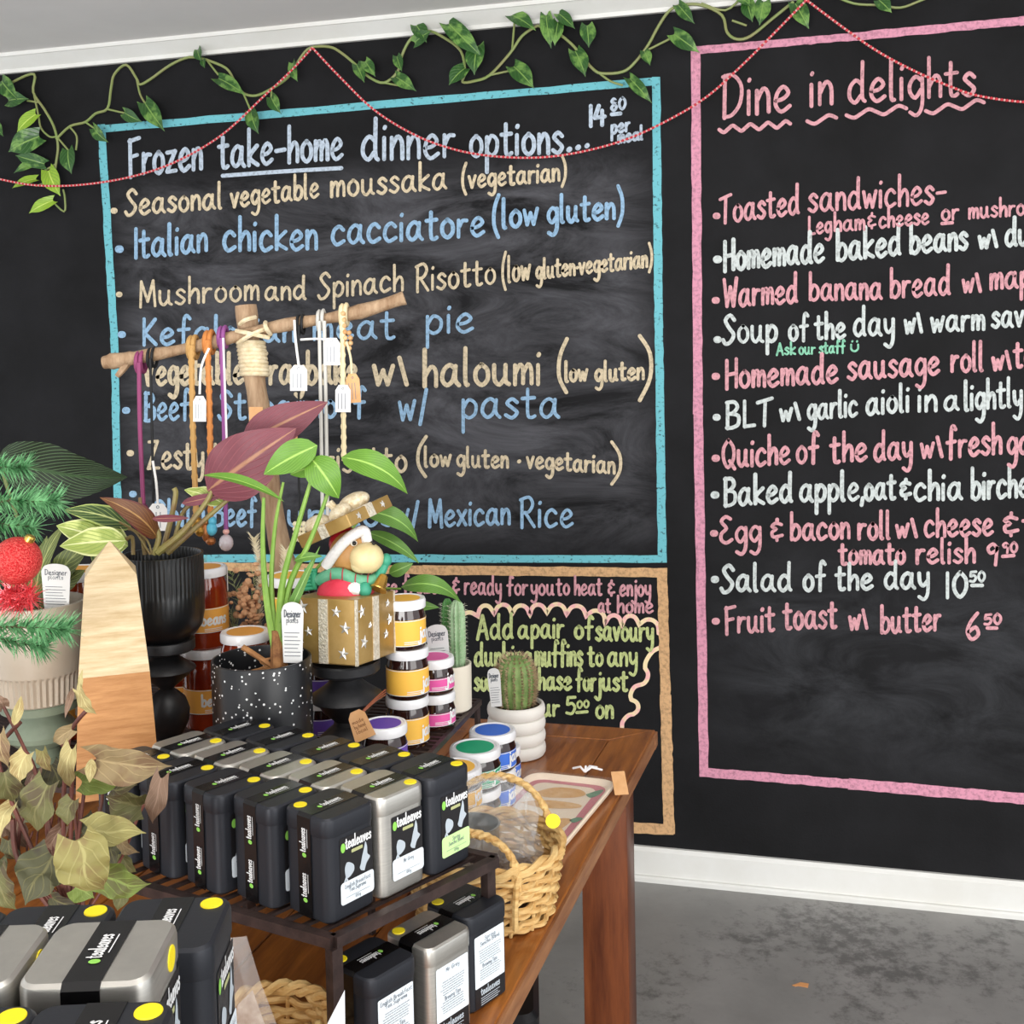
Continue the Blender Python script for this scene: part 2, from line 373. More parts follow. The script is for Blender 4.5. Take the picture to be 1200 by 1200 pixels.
def floor_material():
    m = mat('polished_concrete', '807f7c', .42, col2='989693', scale=2.2, bump=.05, bscale=60, detail=9)
    nt = m.node_tree; N = nt.nodes; L = nt.links; b = N['Principled BSDF']; src = b.inputs['Base Color'].links[0].from_socket
    tc = N.new('ShaderNodeTexCoord')
    n = N.new('ShaderNodeTexNoise'); n.inputs['Scale'].default_value = 22; n.inputs['Detail'].default_value = 8; n.inputs['Roughness'].default_value = .75; L.new(tc.outputs['Object'], n.inputs[0])
    n2 = N.new('ShaderNodeTexNoise'); n2.inputs['Scale'].default_value = 1.6; n2.inputs['Detail'].default_value = 2; L.new(tc.outputs['Object'], n2.inputs[0])
    a = N.new('ShaderNodeMath'); a.operation = 'MULTIPLY'; L.new(n.outputs['Fac'], a.inputs[0]); L.new(n2.outputs['Fac'], a.inputs[1])
    r = N.new('ShaderNodeMapRange'); r.inputs[1].default_value = .27; r.inputs[2].default_value = .36; r.inputs[4].default_value = .6; L.new(a.outputs[0], r.inputs[0])
    mx = N.new('ShaderNodeMix'); mx.data_type = 'RGBA'; L.new(r.outputs[0], mx.inputs[0]); L.new(src, mx.inputs[6]); mx.inputs[7].default_value = rgb('3a3938'); L.new(mx.outputs[2], b.inputs['Base Color'])
    return m
struct(MB().box((-.6, -3.2, -.05), (7.2, 6.7, .1)).build('floor', floor_material(), smooth=False))
struct(MB().box((-.6, -3.2, 2.64), (7.2, 6.7, .1)).build('ceiling', mat('ceiling_paint', 'e4e1df', .8, col2='dcd9d7', scale=1.5), smooth=False))
white_trim = mat('white_trim_paint', 'dfdfdb', .45, col2='d8d7d1', scale=5)
cor = MB(); prof = [(0, 2.536), (-.014, 2.536), (-.016, 2.548), (-.05, 2.574), (-.056, 2.578), (-.062, 2.578), (-.062, 2.5905), (0, 2.5905)]
cor.add([(-4.15, y, z) for y, z in prof]+[(2.95, y, z) for y, z in prof], [tuple(range(8)), tuple(range(15, 7, -1))]+[(i, i+8, (i+1) % 8+8, (i+1) % 8) for i in range(8)])
struct(cor.build('trim_1', white_trim, ang=25))
bb = MB(); prof = [(0, 0), (-.03, 0), (-.03, .012), (-.026, .017), (-.017, .017), (-.017, .088), (-.010, .099), (0, .099)]
bb.add([(-4.15, y, z) for y, z in prof]+[(2.95, y, z) for y, z in prof], [tuple(range(8)), tuple(range(15, 7, -1))]+[(i, i+8, (i+1) % 8+8, (i+1) % 8) for i in range(8)])
struct(bb.build('baseboard_back', white_trim, ang=25))

# ------------------------------------------------------------------ chalk boards drawn on the wall
def chalk(name, col, grain=.35):
    col = ''.join('%02x' % int(int(col[i:i+2], 16)*.87) for i in (0, 2, 4))
    m = mat('chalk_'+name, col, .9, col2=tuple(int(c*.72) for c in [int(col[i:i+2], 16) for i in (0, 2, 4)]), scale=90, lo=.45, hi=.75, detail=4, spec=.1)
    return m
def grainy(name, col):
    return mat('chalk_'+name, col, .9, col2='31363a', scale=70, lo=.56, hi=.68, detail=5, spec=.1, stretch=(1, 1, 1.3))
C = {'ice': chalk('ice_blue', 'd3e2f2'), 'cream': chalk('cream', 'f2dfbd'), 'blue': chalk('pale_blue', 'a9cff0'), 'pink': chalk('pink', 'f2b3bb'),
     'white': chalk('white', 'e6eeec'), 'lime': chalk('lime', 'dfeba0'), 'mint': chalk('mint', '9fe6c4'), 'peach': chalk('peach', 'f0c08e'), 'rose': chalk('rose', 'f3a9c2'),
     'teal': grainy('teal', '6eb6c0')}
LAYER = [0]
def onwall(px, py): return ony(px, py, -.0012-LAYER[0]*.00004)
FLIPFN[0] = onwall
def frame_px(root, corners, wd, m, name='border', wob=.8):
    mb = MB(); c = corners
    for i in range(len(c)-1):
        a, b_ = c[i], c[i+1]; n = 26; P = []
        for j in range(n+1):
            t = j/n; P.append((a[0]+(b_[0]-a[0])*t+random.uniform(-wob, wob)*.5, a[1]+(b_[1]-a[1])*t+random.uniform(-wob, wob)*.5))
        w = wd[i]; L_ = []
        for j, p in enumerate(P):
            d = (b_[0]-a[0], b_[1]-a[1]); l = math.hypot(*d); nx, ny = -d[1]/l, d[0]/l; ww = w/2*(1+random.uniform(-.06, .06))
            e = 0 if 0 < j < n else (w*.45 if j == n else -w*.45)
            L_.append(((p[0]+nx*ww+d[0]/l*e, p[1]+ny*ww+d[1]/l*e), (p[0]-nx*ww+d[0]/l*e, p[1]-ny*ww+d[1]/l*e)))
        LAYER[0] += 1
        vs_ = [onwall(*q[0]) for q in L_]+[onwall(*q[1]) for q in L_]
        mb.add(vs_, [(k, k+1, n+1+k+1, n+1+k) for k in range(n)])
    wpart(mb, name, m, root, smooth=False)
def line(root, words, xh, lw, col, dot=None, name='menu_line', extra=None):
    pieces = []
    for w in words:
        near = pieces and abs(w[2]-pieces[-1][-1][4]) < 8 and -6 < w[1]-pieces[-1][-1][3] < 26 and not w[0][0].isdigit()
        if near: pieces[-1].append(w)
        else: pieces.append([w])
    for pc in pieces:
        mb = MB(); LAYER[0] = 10+random.randint(0, 5)
        for w in pc:
            word_px(mb, w[0], w[1], w[2], w[3], w[4], w[5] if len(w) > 5 else xh, lw*(w[6] if len(w) > 6 else 1), onwall)
        wpart(mb, 'price' if pc[0][0].isdigit() else name, C[col], root, smooth=False)
    if dot: mb = MB(); ribbon(mb, [dot, (dot[0]+.5, dot[1])], lw*1.75, onwall); wpart(mb, 'bullet_dot', C[col], root, smooth=False)
    for e in extra or []: mb = MB(); ribbon(mb, cat_rom(e, 5), lw*.9, onwall); wpart(mb, 'underline', C[col], root, smooth=False)
o = ony(450, 380); B1 = thing('chalk_menu', 'large chalk menu of frozen take-home dinners inside a teal border on the black wall', 'menu board', (o.x, 0, o.z))
frame_px(B1, [(119, 150), (134, 400), (139, 654), (776, 655), (772, 380), (769, 95), (119, 151)], [9, 9, 9, 10, 10, 9], C['teal'])
line(B1, [('Frozen', 150, 206, 236, 198, 25), ('take-home', 256, 197, 401, 186, 24), ('dinner', 423, 188, 532, 184, 27), ('options', 550, 184, 659, 179, 24), ('...', 664, 177, 690, 172, 22, 1.2),
          ('14', 690, 148, 709, 146, 14), ('80', 715, 130, 733, 127, 8, .7), ('per', 716, 157, 738, 153, 10, .7), ('meal', 724, 168, 753, 163, 9, .7)], 25, 5.2, 'ice', name='menu_heading',
     extra=[[(261, 206), (330, 201), (400, 197)], [(717, 134), (727, 133)]])
line(B1, [('Seasonal', 147, 252, 260, 244, 17), ('vegetable', 270, 243, 373, 231, 16), ('moussaka', 387, 231, 523, 221, 18), ('(vegetarian)', 541, 221, 663, 211, 14)], 17, 4, 'cream', (133, 247))
line(B1, [('Italian', 157, 303, 242, 294, 20), ('chicken', 261, 294, 371, 292, 22), ('cacciatore', 388, 287, 567, 276, 21), ('(low', 577, 269, 630, 263, 19), ('gluten)', 641, 262, 730, 255, 18)], 20, 5, 'blue', (139, 292))
line(B1, [('Mushroom', 163, 359, 303, 351, 17), ('and', 310, 352, 358, 350, 15), ('Spinach', 373, 350, 472, 340, 17), ('Risotto', 487, 342, 580, 332, 18), ('(low', 588, 332, 621, 327, 17), ('gluten*vegetarian)', 628, 327, 764, 312, 13)], 16, 3.7, 'cream', (139, 345))
line(B1, [('Kefalonian', 166, 404, 345, 400, 18), ('meat', 366, 398, 462, 396, 20), ('pie', 498, 391, 554, 389, 21)], 20, 4.6, 'blue', (142, 392))
line(B1, [('Vegetable', 168, 451, 285, 449, 20), ('Traybake', 298, 450, 418, 449, 21), ('w\\', 437, 451, 477, 451, 23), ('haloumi', 495, 453, 633, 450, 24), ('(', 652, 449, 665, 447, 24), ('low', 662, 447, 688, 446, 13, .75), ('gluten', 697, 447, 754, 444, 13, .75), (')', 746, 456, 764, 452, 29)], 20, 5.6, 'cream')
line(B1, [('Beef', 169, 493, 222, 491, 19), ('Stroganoff', 256, 491, 428, 489, 19), ('w/', 467, 493, 500, 491, 23), ('pasta', 540, 490, 655, 489, 22)], 20, 4.6, 'blue', (147, 481))
line(B1, [('Zesty', 173, 549, 238, 549, 19), ('lemon', 250, 551, 335, 552, 17), ('risotto', 380, 553, 476, 553, 18), ('(', 487, 549, 500, 549, 18), ('low', 497, 547, 528, 546, 13, .9), ('gluten', 535, 547, 595, 548, 13, .9), ('*', 606, 548, 609, 548, 12, 1.2), ('vegetarian', 617, 548, 720, 555, 13, .9), (')', 714, 558, 728, 558, 19)], 17, 4.2, 'cream', (152, 531))
line(B1, [('Chilli', 176, 616, 240, 616, 17), ('Beef', 250, 616, 300, 616, 18), ('Burritos', 312, 616, 461, 616, 18), ('w/', 463, 615, 490, 613, 17), ('Mexican', 502, 617, 597, 614, 18), ('Rice', 609, 618, 671, 617, 20)], 17, 4.4, 'blue', (155, 579))
o = ony(620, 800); B2 = thing('chalk_notice', 'small chalk notice about savoury muffins inside a peach border, beyond the table end', 'notice board', (o.x, 0, o.z))
frame_px(B2, [(243, 664), (500, 668), (776, 671), (780, 820), (784, 972), (560, 962)], [10, 11, 12, 13, 13], C['peach'])
line(B2, [('Meals', 395, 693, 432, 694, 11), ('are', 440, 694, 465, 695, 10), ('frozen', 472, 695, 521, 695, 12), ('&', 530, 695, 538, 695, 10), ('ready', 544, 696, 587, 697, 13), ('for', 594, 697, 618, 697, 12), ('you', 622, 697, 649, 697, 12), ('to', 652, 697, 667, 697, 12), ('heat', 673, 697, 705, 697, 12), ('&', 712, 698, 720, 698, 10), ('enjoy', 726, 698, 762, 698, 12), ('at', 701, 717, 715, 718, 10), ('home', 723, 718, 765, 718, 11)], 11, 3.2, 'pink', name='notice_heading')
line(B2, [('Add', 559, 749, 601, 748, 16), ('a', 607, 748, 619, 748, 14), ('pair', 622, 748, 660, 747, 15), ('of', 673, 748, 695, 748, 14), ('savoury', 698, 750, 765, 751, 15), ('dunking', 556, 780, 622, 780, 15), ('muffins', 627, 780, 682, 780, 16), ('to', 689, 780, 706, 780, 14), ('any', 712, 780, 746, 780, 15),
          ('soup', 556, 809, 587, 809, 14), ('purchase', 592, 808, 669, 808, 14), ('for', 675, 809, 698, 809, 14), ('just', 700, 809, 735, 809, 14), ('your', 612, 839, 655, 839, 13), ('5', 663, 837, 674, 837, 12), ('00', 676, 830, 690, 829, 5, .7), ('on', 698, 841, 718, 841, 14)], 14, 4, 'lime', name='notice_text', extra=[[(676, 835), (688, 834)]])
cusp = [(540, 765), (543, 748), (541, 735), (560, 722), (579, 719), (600, 720), (621, 721), (641, 718), (664, 720), (687, 722), (709, 731), (729, 733), (749, 732), (772, 742), (771, 760), (756, 783), (748, 803), (740, 820), (742, 837), (729, 852)]
mb = MB(); LAYER[0] = 4; path = []
for i in range(len(cusp)-1):
    a, b_ = cusp[i], cusp[i+1]; mx, my = (a[0]+b_[0])/2, (a[1]+b_[1])/2; d = (b_[0]-a[0], b_[1]-a[1]); l = math.hypot(*d)
    out = 11 if i < 13 else (7 if i % 2 else -4)
    path += cat_rom([a, (a[0]+d[0]*.2+d[1]/l*out*.75, a[1]+d[1]*.2-d[0]/l*out*.75), (mx+d[1]/l*out, my-d[0]/l*out), (a[0]+d[0]*.8+d[1]/l*out*.75, a[1]+d[1]*.8-d[0]/l*out*.75), b_], 4)
ribbon(mb, path, 5, onwall); wpart(mb, 'scalloped_outline', mat('chalk_two_tone', 'f0dcae', .9, col2='f0b6b4', scale=22, lo=.45, hi=.55), B2, smooth=False)
o = ony(1000, 480); B3 = thing('chalk_menu', 'tall chalk dine-in menu in pink and white writing inside a pink border at right', 'menu board', (o.x, 0, o.z))
frame_px(B3, [(1420, 0), (1200, 24), (1000, 43), (815, 59), (818, 480), (825, 905), (1000, 919), (1200, 936), (1420, 958)], [11, 10, 9, 11, 11, 11, 13, 13], C['rose'])
def wave(x0, y0, x1, y1, n, amp):
    return [(x0+(x1-x0)*i/(n*4), y0+(y1-y0)*i/(n*4)+amp*math.sin(-math.pi/2*i+.0)*(-1)) for i in range(n*4+1)]
line(B3, [('Dine', 846, 138, 926, 129, 29), ('in', 948, 125, 975, 122, 27), ('delights', 993, 121, 1142, 111, 26)], 27, 5, 'pink', name='menu_heading',
     extra=[wave(843, 152, 926, 145, 4, 3.5), wave(946, 142, 980, 138, 1, 4), wave(992, 135, 1062, 127, 2, 4), wave(1085, 130, 1153, 120, 2, 4)])
line(B3, [('Toasted', 844, 262, 936, 250, 19), ('sandwiches-', 947, 248, 1108, 238, 20), ('Leg', 947, 275, 974, 272, 12, .8), ('ham', 977, 271, 1013, 269, 12, .8), ('&', 1016, 268, 1026, 267, 10, .7), ('cheese', 1030, 267, 1088, 262, 12, .8), ('or', 1103, 258, 1123, 257, 12, .8), ('mushroom', 1135, 256, 1225, 250, 12, .8)], 19, 4.4, 'pink', (839, 253), extra=[[(1104, 262), (1116, 261)]])
line(B3, [('Homemade', 848, 317, 965, 306, 20), ('baked', 980, 306, 1055, 298, 20), ('beans', 1066, 297, 1133, 292, 19), ('w\\', 1147, 291, 1168, 289, 14), ('dukkah', 1178, 288, 1262, 283, 18)], 19, 5.2, 'white', (840, 304))
line(B3, [('Warmed', 848, 360, 934, 354, 19), ('banana', 948, 352, 1033, 350, 18), ('bread', 1043, 349, 1113, 345, 19), ('w\\', 1128, 343, 1149, 341, 15), ('maple', 1160, 339, 1230, 334, 18)], 19, 4.6, 'pink', (838, 352))
line(B3, [('Soup', 847, 402, 910, 400, 19), ('of', 924, 399, 947, 398, 17), ('the', 955, 397, 990, 396, 17), ('day', 1000, 394, 1047, 392, 19), ('w\\', 1060, 391, 1080, 389, 16), ('warm', 1091, 389, 1153, 386, 17), ('savoury', 1162, 384, 1250, 379, 17)], 18, 4.6, 'white', (840, 398))
line(B3, [('Ask', 910, 416, 932, 415, 8), ('our', 936, 415, 955, 415, 8), ('staff', 960, 414, 990, 413, 8), ('~', 996, 412, 1006, 412, 9)], 8, 2.6, 'mint', name='menu_note')
line(B3, [('Homemade', 850, 455, 981, 448, 19), ('sausage', 993, 445, 1100, 438, 19), ('roll', 1114, 436, 1152, 434, 19), ('w\\', 1163, 434, 1184, 432, 15), ('tomato', 1188, 430, 1272, 425, 18)], 19, 4.8, 'pink', (838, 441))
line(B3, [('BLT', 850, 502, 905, 498, 18), ('w\\', 914, 494, 937, 491, 14), ('garlic', 946, 492, 1004, 487, 17), ('aioli', 1015, 486, 1065, 482, 18), ('in', 1075, 482, 1097, 481, 18), ('a', 1106, 481, 1123, 480, 16), ('lightly', 1130, 481, 1197, 476, 19)], 17, 4.6, 'white', (839, 489))
line(B3, [('Quiche', 846, 548, 925, 543, 19), ('of', 933, 543, 959, 541, 19), ('the', 973, 542, 1015, 539, 19), ('day', 1024, 540, 1068, 537, 19), ('w\\', 1079, 537, 1104, 535, 17), ('fresh', 1109, 537, 1173, 531, 20), ('garden', 1180, 533, 1262, 527, 19)], 19, 4.8, 'pink', (838, 537))
line(B3, [('Baked', 848, 593, 928, 588, 19), ('apple,', 937, 588, 1012, 586, 19), ('oat', 1013, 586, 1049, 584, 18), ('&', 1054, 585, 1067, 584, 13), ('chia', 1071, 586, 1127, 585, 19), ('bircher', 1138, 585, 1216, 581, 20)], 19, 5, 'white', (837, 580))
line(B3, [('Egg', 843, 637, 891, 635, 18), ('&', 902, 634, 917, 633, 14), ('bacon', 926, 633, 995, 631, 18), ('roll', 1005, 632, 1043, 631, 18), ('w\\', 1050, 630, 1074, 629, 15), ('cheese', 1083, 629, 1163, 627, 18), ('&', 1174, 628, 1193, 627, 15), ('t', 1198, 627, 1212, 626, 16),
          ('tomato', 983, 661, 1060, 660, 15), ('relish', 1073, 660, 1142, 659, 16), ('9', 1155, 663, 1169, 662, 15), ('90', 1174, 648, 1192, 647, 7, .75)], 18, 4.6, 'pink', (836, 625), extra=[[(1175, 652), (1188, 651)]])
line(B3, [('Salad', 845, 693, 927, 692, 18), ('of', 941, 692, 967, 691, 18), ('the', 979, 691, 1022, 690, 17), ('day', 1036, 690, 1088, 689, 18), ('10', 1107, 701, 1133, 699, 17), ('50', 1136, 682, 1154, 681, 7, .75)], 18, 4.8, 'white', (837, 679), extra=[[(1139, 686), (1151, 686)]])
line(B3, [('Fruit', 849, 742, 907, 739, 18), ('toast', 918, 737, 980, 735, 19), ('w\\', 995, 738, 1016, 736, 16), ('butter', 1032, 742, 1102, 738, 18), ('6', 1131, 750, 1147, 749, 19), ('50', 1153, 732, 1173, 731, 7, .75)], 18, 4.6, 'pink', (838, 728), extra=[[(1157, 736), (1168, 736)]])

# ------------------------------------------------------------------ vine and bead garland along the cornice
def P3(l, y): return [ony(a, b, y) for a, b in l]
V1 = thing('pothos_vine', 'long trailing green pothos vine strung along the top of the black wall under the cornice', 'plant', ony(230, 60, -.03))
stem = MB()
strands = [[(-10, 112), (17, 95), (40, 87), (39, 108), (52, 128), (63, 148), (68, 170), (66, 190), (63, 206)], [(40, 112), (45, 135), (48, 150), (58, 160), (66, 160)],
           [(66, 163), (82, 148), (100, 143), (112, 133), (126, 127), (130, 104), (134, 87), (148, 76), (160, 92), (164, 99), (176, 93), (200, 76), (222, 67), (242, 70)],
           [(126, 128), (148, 133)], [(160, 92), (164, 110), (170, 121)], [(82, 149), (90, 160), (89, 176)], [(100, 143), (110, 150)], [(68, 162), (80, 176)], [(66, 192), (52, 200)], [(45, 120), (32, 118)],
           [(242, 70), (256, 88)], [(242, 70), (265, 80), (275, 95), (285, 109), (300, 112), (318, 104), (338, 90), (352, 68), (364, 56), (386, 55), (400, 62), (417, 76), (432, 90), (450, 97), (466, 84), (471, 65), (482, 45), (500, 36), (520, 44), (540, 60), (545, 84), (542, 96), (556, 95), (574, 88), (598, 62), (612, 42), (630, 30)],
           [(574, 88), (602, 82)], [(600, 60), (603, 24)], [(285, 109), (294, 130)], [(318, 105), (318, 118)], [(450, 97), (466, 100)], [(630, 30), (652, 38), (670, 52), (682, 66), (694, 80), (705, 86), (730, 84), (745, 72), (760, 52), (772, 30), (785, 12), (800, 6), (822, 6), (846, 18), (852, 38), (864, 46), (880, 42), (905, 22), (930, 2)],
           [(752, 62), (790, 43)], [(700, 84), (715, 95), (730, 100)], [(822, 4), (850, 12), (870, -4)], [(970, -8), (1000, 4), (1030, 6), (1055, 9), (1078, 1), (1100, -8)], [(58, 232), (75, 248), (76, 232), (74, 222)], [(60, 212), (42, 218)], [(875, 30), (858, 24)]]
for s_ in strands: stem.tube(cat_rom([tuple(q) for q in P3(s_, -.03)], 4), .0042 if len(s_) > 6 else .0032, 6)
wpart(stem, 'stem', mat('vine_stem', '7d9450', .5, col2='8a8a58', scale=14), V1)
lf = [(2, 95, 22, 118, 11), (10, 118, 34, 116, 10), (-6, 145, 4, 160, 7), (42, 134, 20, 155, 9), (46, 160, 10, 178, 15), (52, 192, 18, 182, 9), (45, 190, 16, 203, 6), (80, 176, 84, 204, 11), (42, 210, 14, 221, 7), (62, 235, 34, 250, 8), (57, 200, 71, 230, 12, 1), (110, 150, 127, 167, 8), (146, 132, 167, 143, 8), (170, 121, 193, 154, 11),
      (232, 58, 236, 72, 7), (238, 70, 240, 80, 4), (256, 92, 288, 112, 9), (294, 131, 303, 157, 9), (318, 114, 329, 133, 8), (343, 74, 349, 96, 7), (418, 76, 427, 97, 7), (428, 72, 440, 90, 7), (465, 66, 471, 84, 6), (464, 90, 488, 107, 8), (488, 30, 500, 50, 9), (486, 50, 506, 36, 8), (526, 28, 566, 68, 11, 0, 1), (560, 54, 556, 88, 12), (545, 80, 526, 100, 10), (602, 78, 626, 104, 11), (600, 18, 628, 36, 9), (640, 18, 646, 57, 8), (654, 26, 650, 54, 8), (655, 16, 674, 34, 7), (688, 30, 690, 56, 9), (674, 60, 686, 90, 10), (755, 60, 762, 77, 6), (738, 92, 764, 121, 7), (790, 40, 820, 62, 9), (795, 6, 814, 28, 7), (876, 2, 882, 26, 8), (895, 2, 890, 30, 9), (932, 4, 948, 34, 9), (1030, 0, 1045, 15, 7), (866, -4, 880, 8, 6)]
pot_l = leafmat('pothos_leaf', '2f5c24', '426f30', 5, .5, .12, rough=.35, blotch='6c9446', mid='7da050')
lime_l = leafmat('pothos_young_leaf', '9dc23a', '5f8f2c', 6, .5, .2, rough=.35, mid='c4da6a')
fo, fy = MB(), MB()
for q in lf:
    a, b_ = ony(q[0], q[1], -.034), ony(q[2], q[3], -.05); young = (len(q) > 5 and q[5]) or q[0] in (62, 42)
    (fy if young else fo).leaf(a, b_, q[4]*.0026, face=(random.uniform(-.3, .3), -1, random.uniform(-.1, .5)), arch=.1, fold=.18, prof='heart', nu=6, nv=10, lobe=.16, wav=.03)
wpart(fo, 'foliage', pot_l, V1); wpart(fy, 'young_leaves', lime_l, V1)['label'] = 'bright lime young leaves'
G = thing('bead_garland', 'red and white bead string looped in swags across the top of the chalk menus', 'garland', ony(366, 56, -.06))
sw = [[(-20, 205), (0, 210), (40, 217), (90, 217), (150, 208), (205, 190), (260, 158), (310, 112), (340, 84), (366, 56)], [(366, 56), (400, 92), (440, 130), (490, 160), (540, 177), (590, 184), (640, 184), (690, 176), (740, 161), (790, 137), (830, 112), (870, 76), (910, 36), (945, 0)], [(945, 0), (985, 30), (1025, 58), (1065, 80), (1110, 100), (1150, 113), (1215, 120), (1280, 112), (1350, 84), (1420, 30), (1450, -2)]]
b1, b2 = MB(), MB(); k = 0
for s_ in sw:
    pts = [Vector(q) for q in cat_rom([tuple(q) for q in P3(s_, -.062)], 14)]; acc = 0
    for i in range(len(pts)-1):
        d = pts[i+1]-pts[i]; L_ = d.length
        while acc < L_:
            p = pts[i]+d*(acc/L_); k += 1
            (b1 if k % 2 else b2).ball(p, .0042 if k % 2 else .0036, None, 6, 4); acc += .0066
        acc -= L_
o = wpart(b1, 'red_beads', mat('red_bead', 'c8323f', .4), G); o['label'] = 'red beads'; o['kind'] = 'stuff'
o = wpart(b2, 'white_beads', mat('pale_bead', 'e0a9a4', .45), G); o['label'] = 'pale pink-white beads'; o['kind'] = 'stuff'
# ------------------------------------------------------------------ the wooden table
def woodmat(name, c1, c2, stretch, scale=6, rough=.35, coat=0.0, bump=.05):
    return mat(name, c1, rough, col2=c2, scale=scale, stretch=stretch, lo=.3, hi=.7, bump=bump, bscale=scale*4, detail=8, coat=coat)
TZ = .75
wtop = woodmat('table_wood', '6e3a18', 'b87232', (9, .9, 9), 5, .28, .15)
wleg = woodmat('table_leg_wood', '4a2110', '7d4424', (7, 7, .8), 5, .38)
wedge = woodmat('table_edge_wood', '6b3d22', 'a8754c', (9, 1, 9), 6, .5)
A = (-.363, -.879); Bn = (-.440, -3.02); Cc = (-1.62, -3.02); D = (-1.62, -.889)
T = thing('dining_table', 'worn reddish-brown wooden table carrying all the goods, one thick square leg in view', 'table', (-1.0, -1.95, 0))
tb = MB(); bw = .085; gap = .0012
def lerp(p, q, t): return (p[0]+(q[0]-p[0])*t, p[1]+(q[1]-p[1])*t)
inn = [(A[0]-bw-.003, A[1]-bw), (Bn[0]-bw, Bn[1]+bw), (Cc[0]+bw, Cc[1]+bw), (D[0]+bw, D[1]-bw)]
out = [A, Bn, Cc, D]
def slab(mb, pts, z0, z1, g=0.0):
    cx = sum(p[0] for p in pts)/len(pts); cy = sum(p[1] for p in pts)/len(pts)
    sh = [(p[0]+(cx-p[0])*g/max(abs(p[0]-cx), .01) if g else p[0], p[1]+(cy-p[1])*g/max(abs(p[1]-cy), .01) if g else p[1]) for p in pts]
    n = len(sh); area2 = sum(sh[i][0]*sh[(i+1) % n][1]-sh[(i+1) % n][0]*sh[i][1] for i in range(n))
    if area2 < 0: sh = sh[::-1]
    e = .0014
    ins = [(p[0]+(cx-p[0])*e/max(abs(p[0]-cx), .01), p[1]+(cy-p[1])*e/max(abs(p[1]-cy), .01)) for p in sh]
    vs_ = [(x, y, z0) for x, y in sh]+[(x, y, z1-e) for x, y in sh]+[(x, y, z1) for x, y in ins]
    fs = [tuple(range(n-1, -1, -1)), tuple(range(2*n, 3*n))]
    for k in (0, n):
        for i in range(n): j = (i+1) % n; fs.append((k+i, k+j, k+n+j, k+n+i))
    mb.add(vs_, fs)
for i in range(4): slab(tb, [out[i], out[(i+1) % 4], inn[(i+1) % 4], inn[i]], TZ-.03, TZ, gap)
for k in range(7):
    a, b_ = k/7, (k+1)/7
    slab(tb, [lerp(inn[3], inn[0], a), lerp(inn[3], inn[0], b_), lerp(inn[2], inn[1], b_), lerp(inn[2], inn[1], a)], TZ-.028, TZ-.0006, gap)
wpart(tb, 'tabletop', wtop, T)
ed = MB()
slab(ed, [(A[0]+.004, A[1]+.004), (Bn[0]+.004, Bn[1]-.004), (Bn[0]-.03, Bn[1]-.004), (A[0]-.03, A[1]+.004)], TZ-.034, TZ-.0045)
slab(ed, [(A[0]+.004, A[1]+.004), (A[0]+.004, A[1]-.03), (D[0]-.004, D[1]-.03), (D[0]-.004, D[1]+.004)], TZ-.0341, TZ-.0046)
wpart(ed, 'edge_moulding', wedge, T)['label'] = 'paler worn wooden edge moulding'
ap = MB()
for p, q in ((lerp(A, Bn, .03), lerp(A, Bn, .97)), (lerp(D, Cc, .03), lerp(D, Cc, .97))):
    s_ = -.05 if p[0] > -1 else .05
    slab(ap, [(p[0]+s_, p[1]), (q[0]+s_, q[1]), (q[0]+s_*1.4, q[1]), (p[0]+s_*1.4, p[1])], TZ-.10, TZ-.03)
slab(ap, [(-.45, -.95), (-1.55, -.95), (-1.55, -.97), (-.45, -.97)], TZ-.10, TZ-.03)
wpart(ap, 'apron', wleg, T)
d_ = ray(735, 1000); t_ = (-.392-CAM.x)/d_.x; lc = CAM+d_*t_
for (x, y) in ((lc.x-.0475, lc.y+.045), (-1.55, lc.y+.045), (-.495, -2.9), (-1.55, -2.9)):
    l = MB(); l.rbox((x, y, 0), .095, .09, .004, [(0.002, 0), (0, .004), (0, TZ-.0345)], 2)
    wpart(l, 'leg', wleg, T)
# a dark stool leg shows under the table
ST = thing('bar_stool', 'black stool pushed under the wooden table, one leg showing beside the table leg', 'stool', (-.660, -1.40, 0), .25)
blk = mat('black_metal', '141416', .4)
MB().rbox((0, 0, .41), .30, .30, .03, [(.01, 0), (0, .01), (0, .03), (.01, .04)]).build('seat', blk, ST)
for sx in (-1, 1):
    for sy in (-1, 1): MB().tube([(sx*.15, sy*.15, 0), (sx*.115, sy*.115, .41)], .02, 8).build('leg', blk, ST)
for sx, sy, ex, ey in ((-1, -1, 1, -1), (-1, 1, 1, 1)): MB().tube([(sx*.135, sy*.135, .2), (ex*.135, ey*.135, .2)], .008, 8).build('stretcher', blk, ST)
c_ = onz(938, 1155, .001)
sc = MB().poly([(-.02, -.004), (-.012, -.008), (-.006, -.003), (.018, -.006), (.02, .012), (.0, .014), (-.008, .006)], .0012, Matrix.Translation(c_)).build('wood_chip', mat('raw_wood', 'd99a62', .8))
tag(sc, 'small orange chip lying on the grey concrete floor below the pink menu', 'debris')

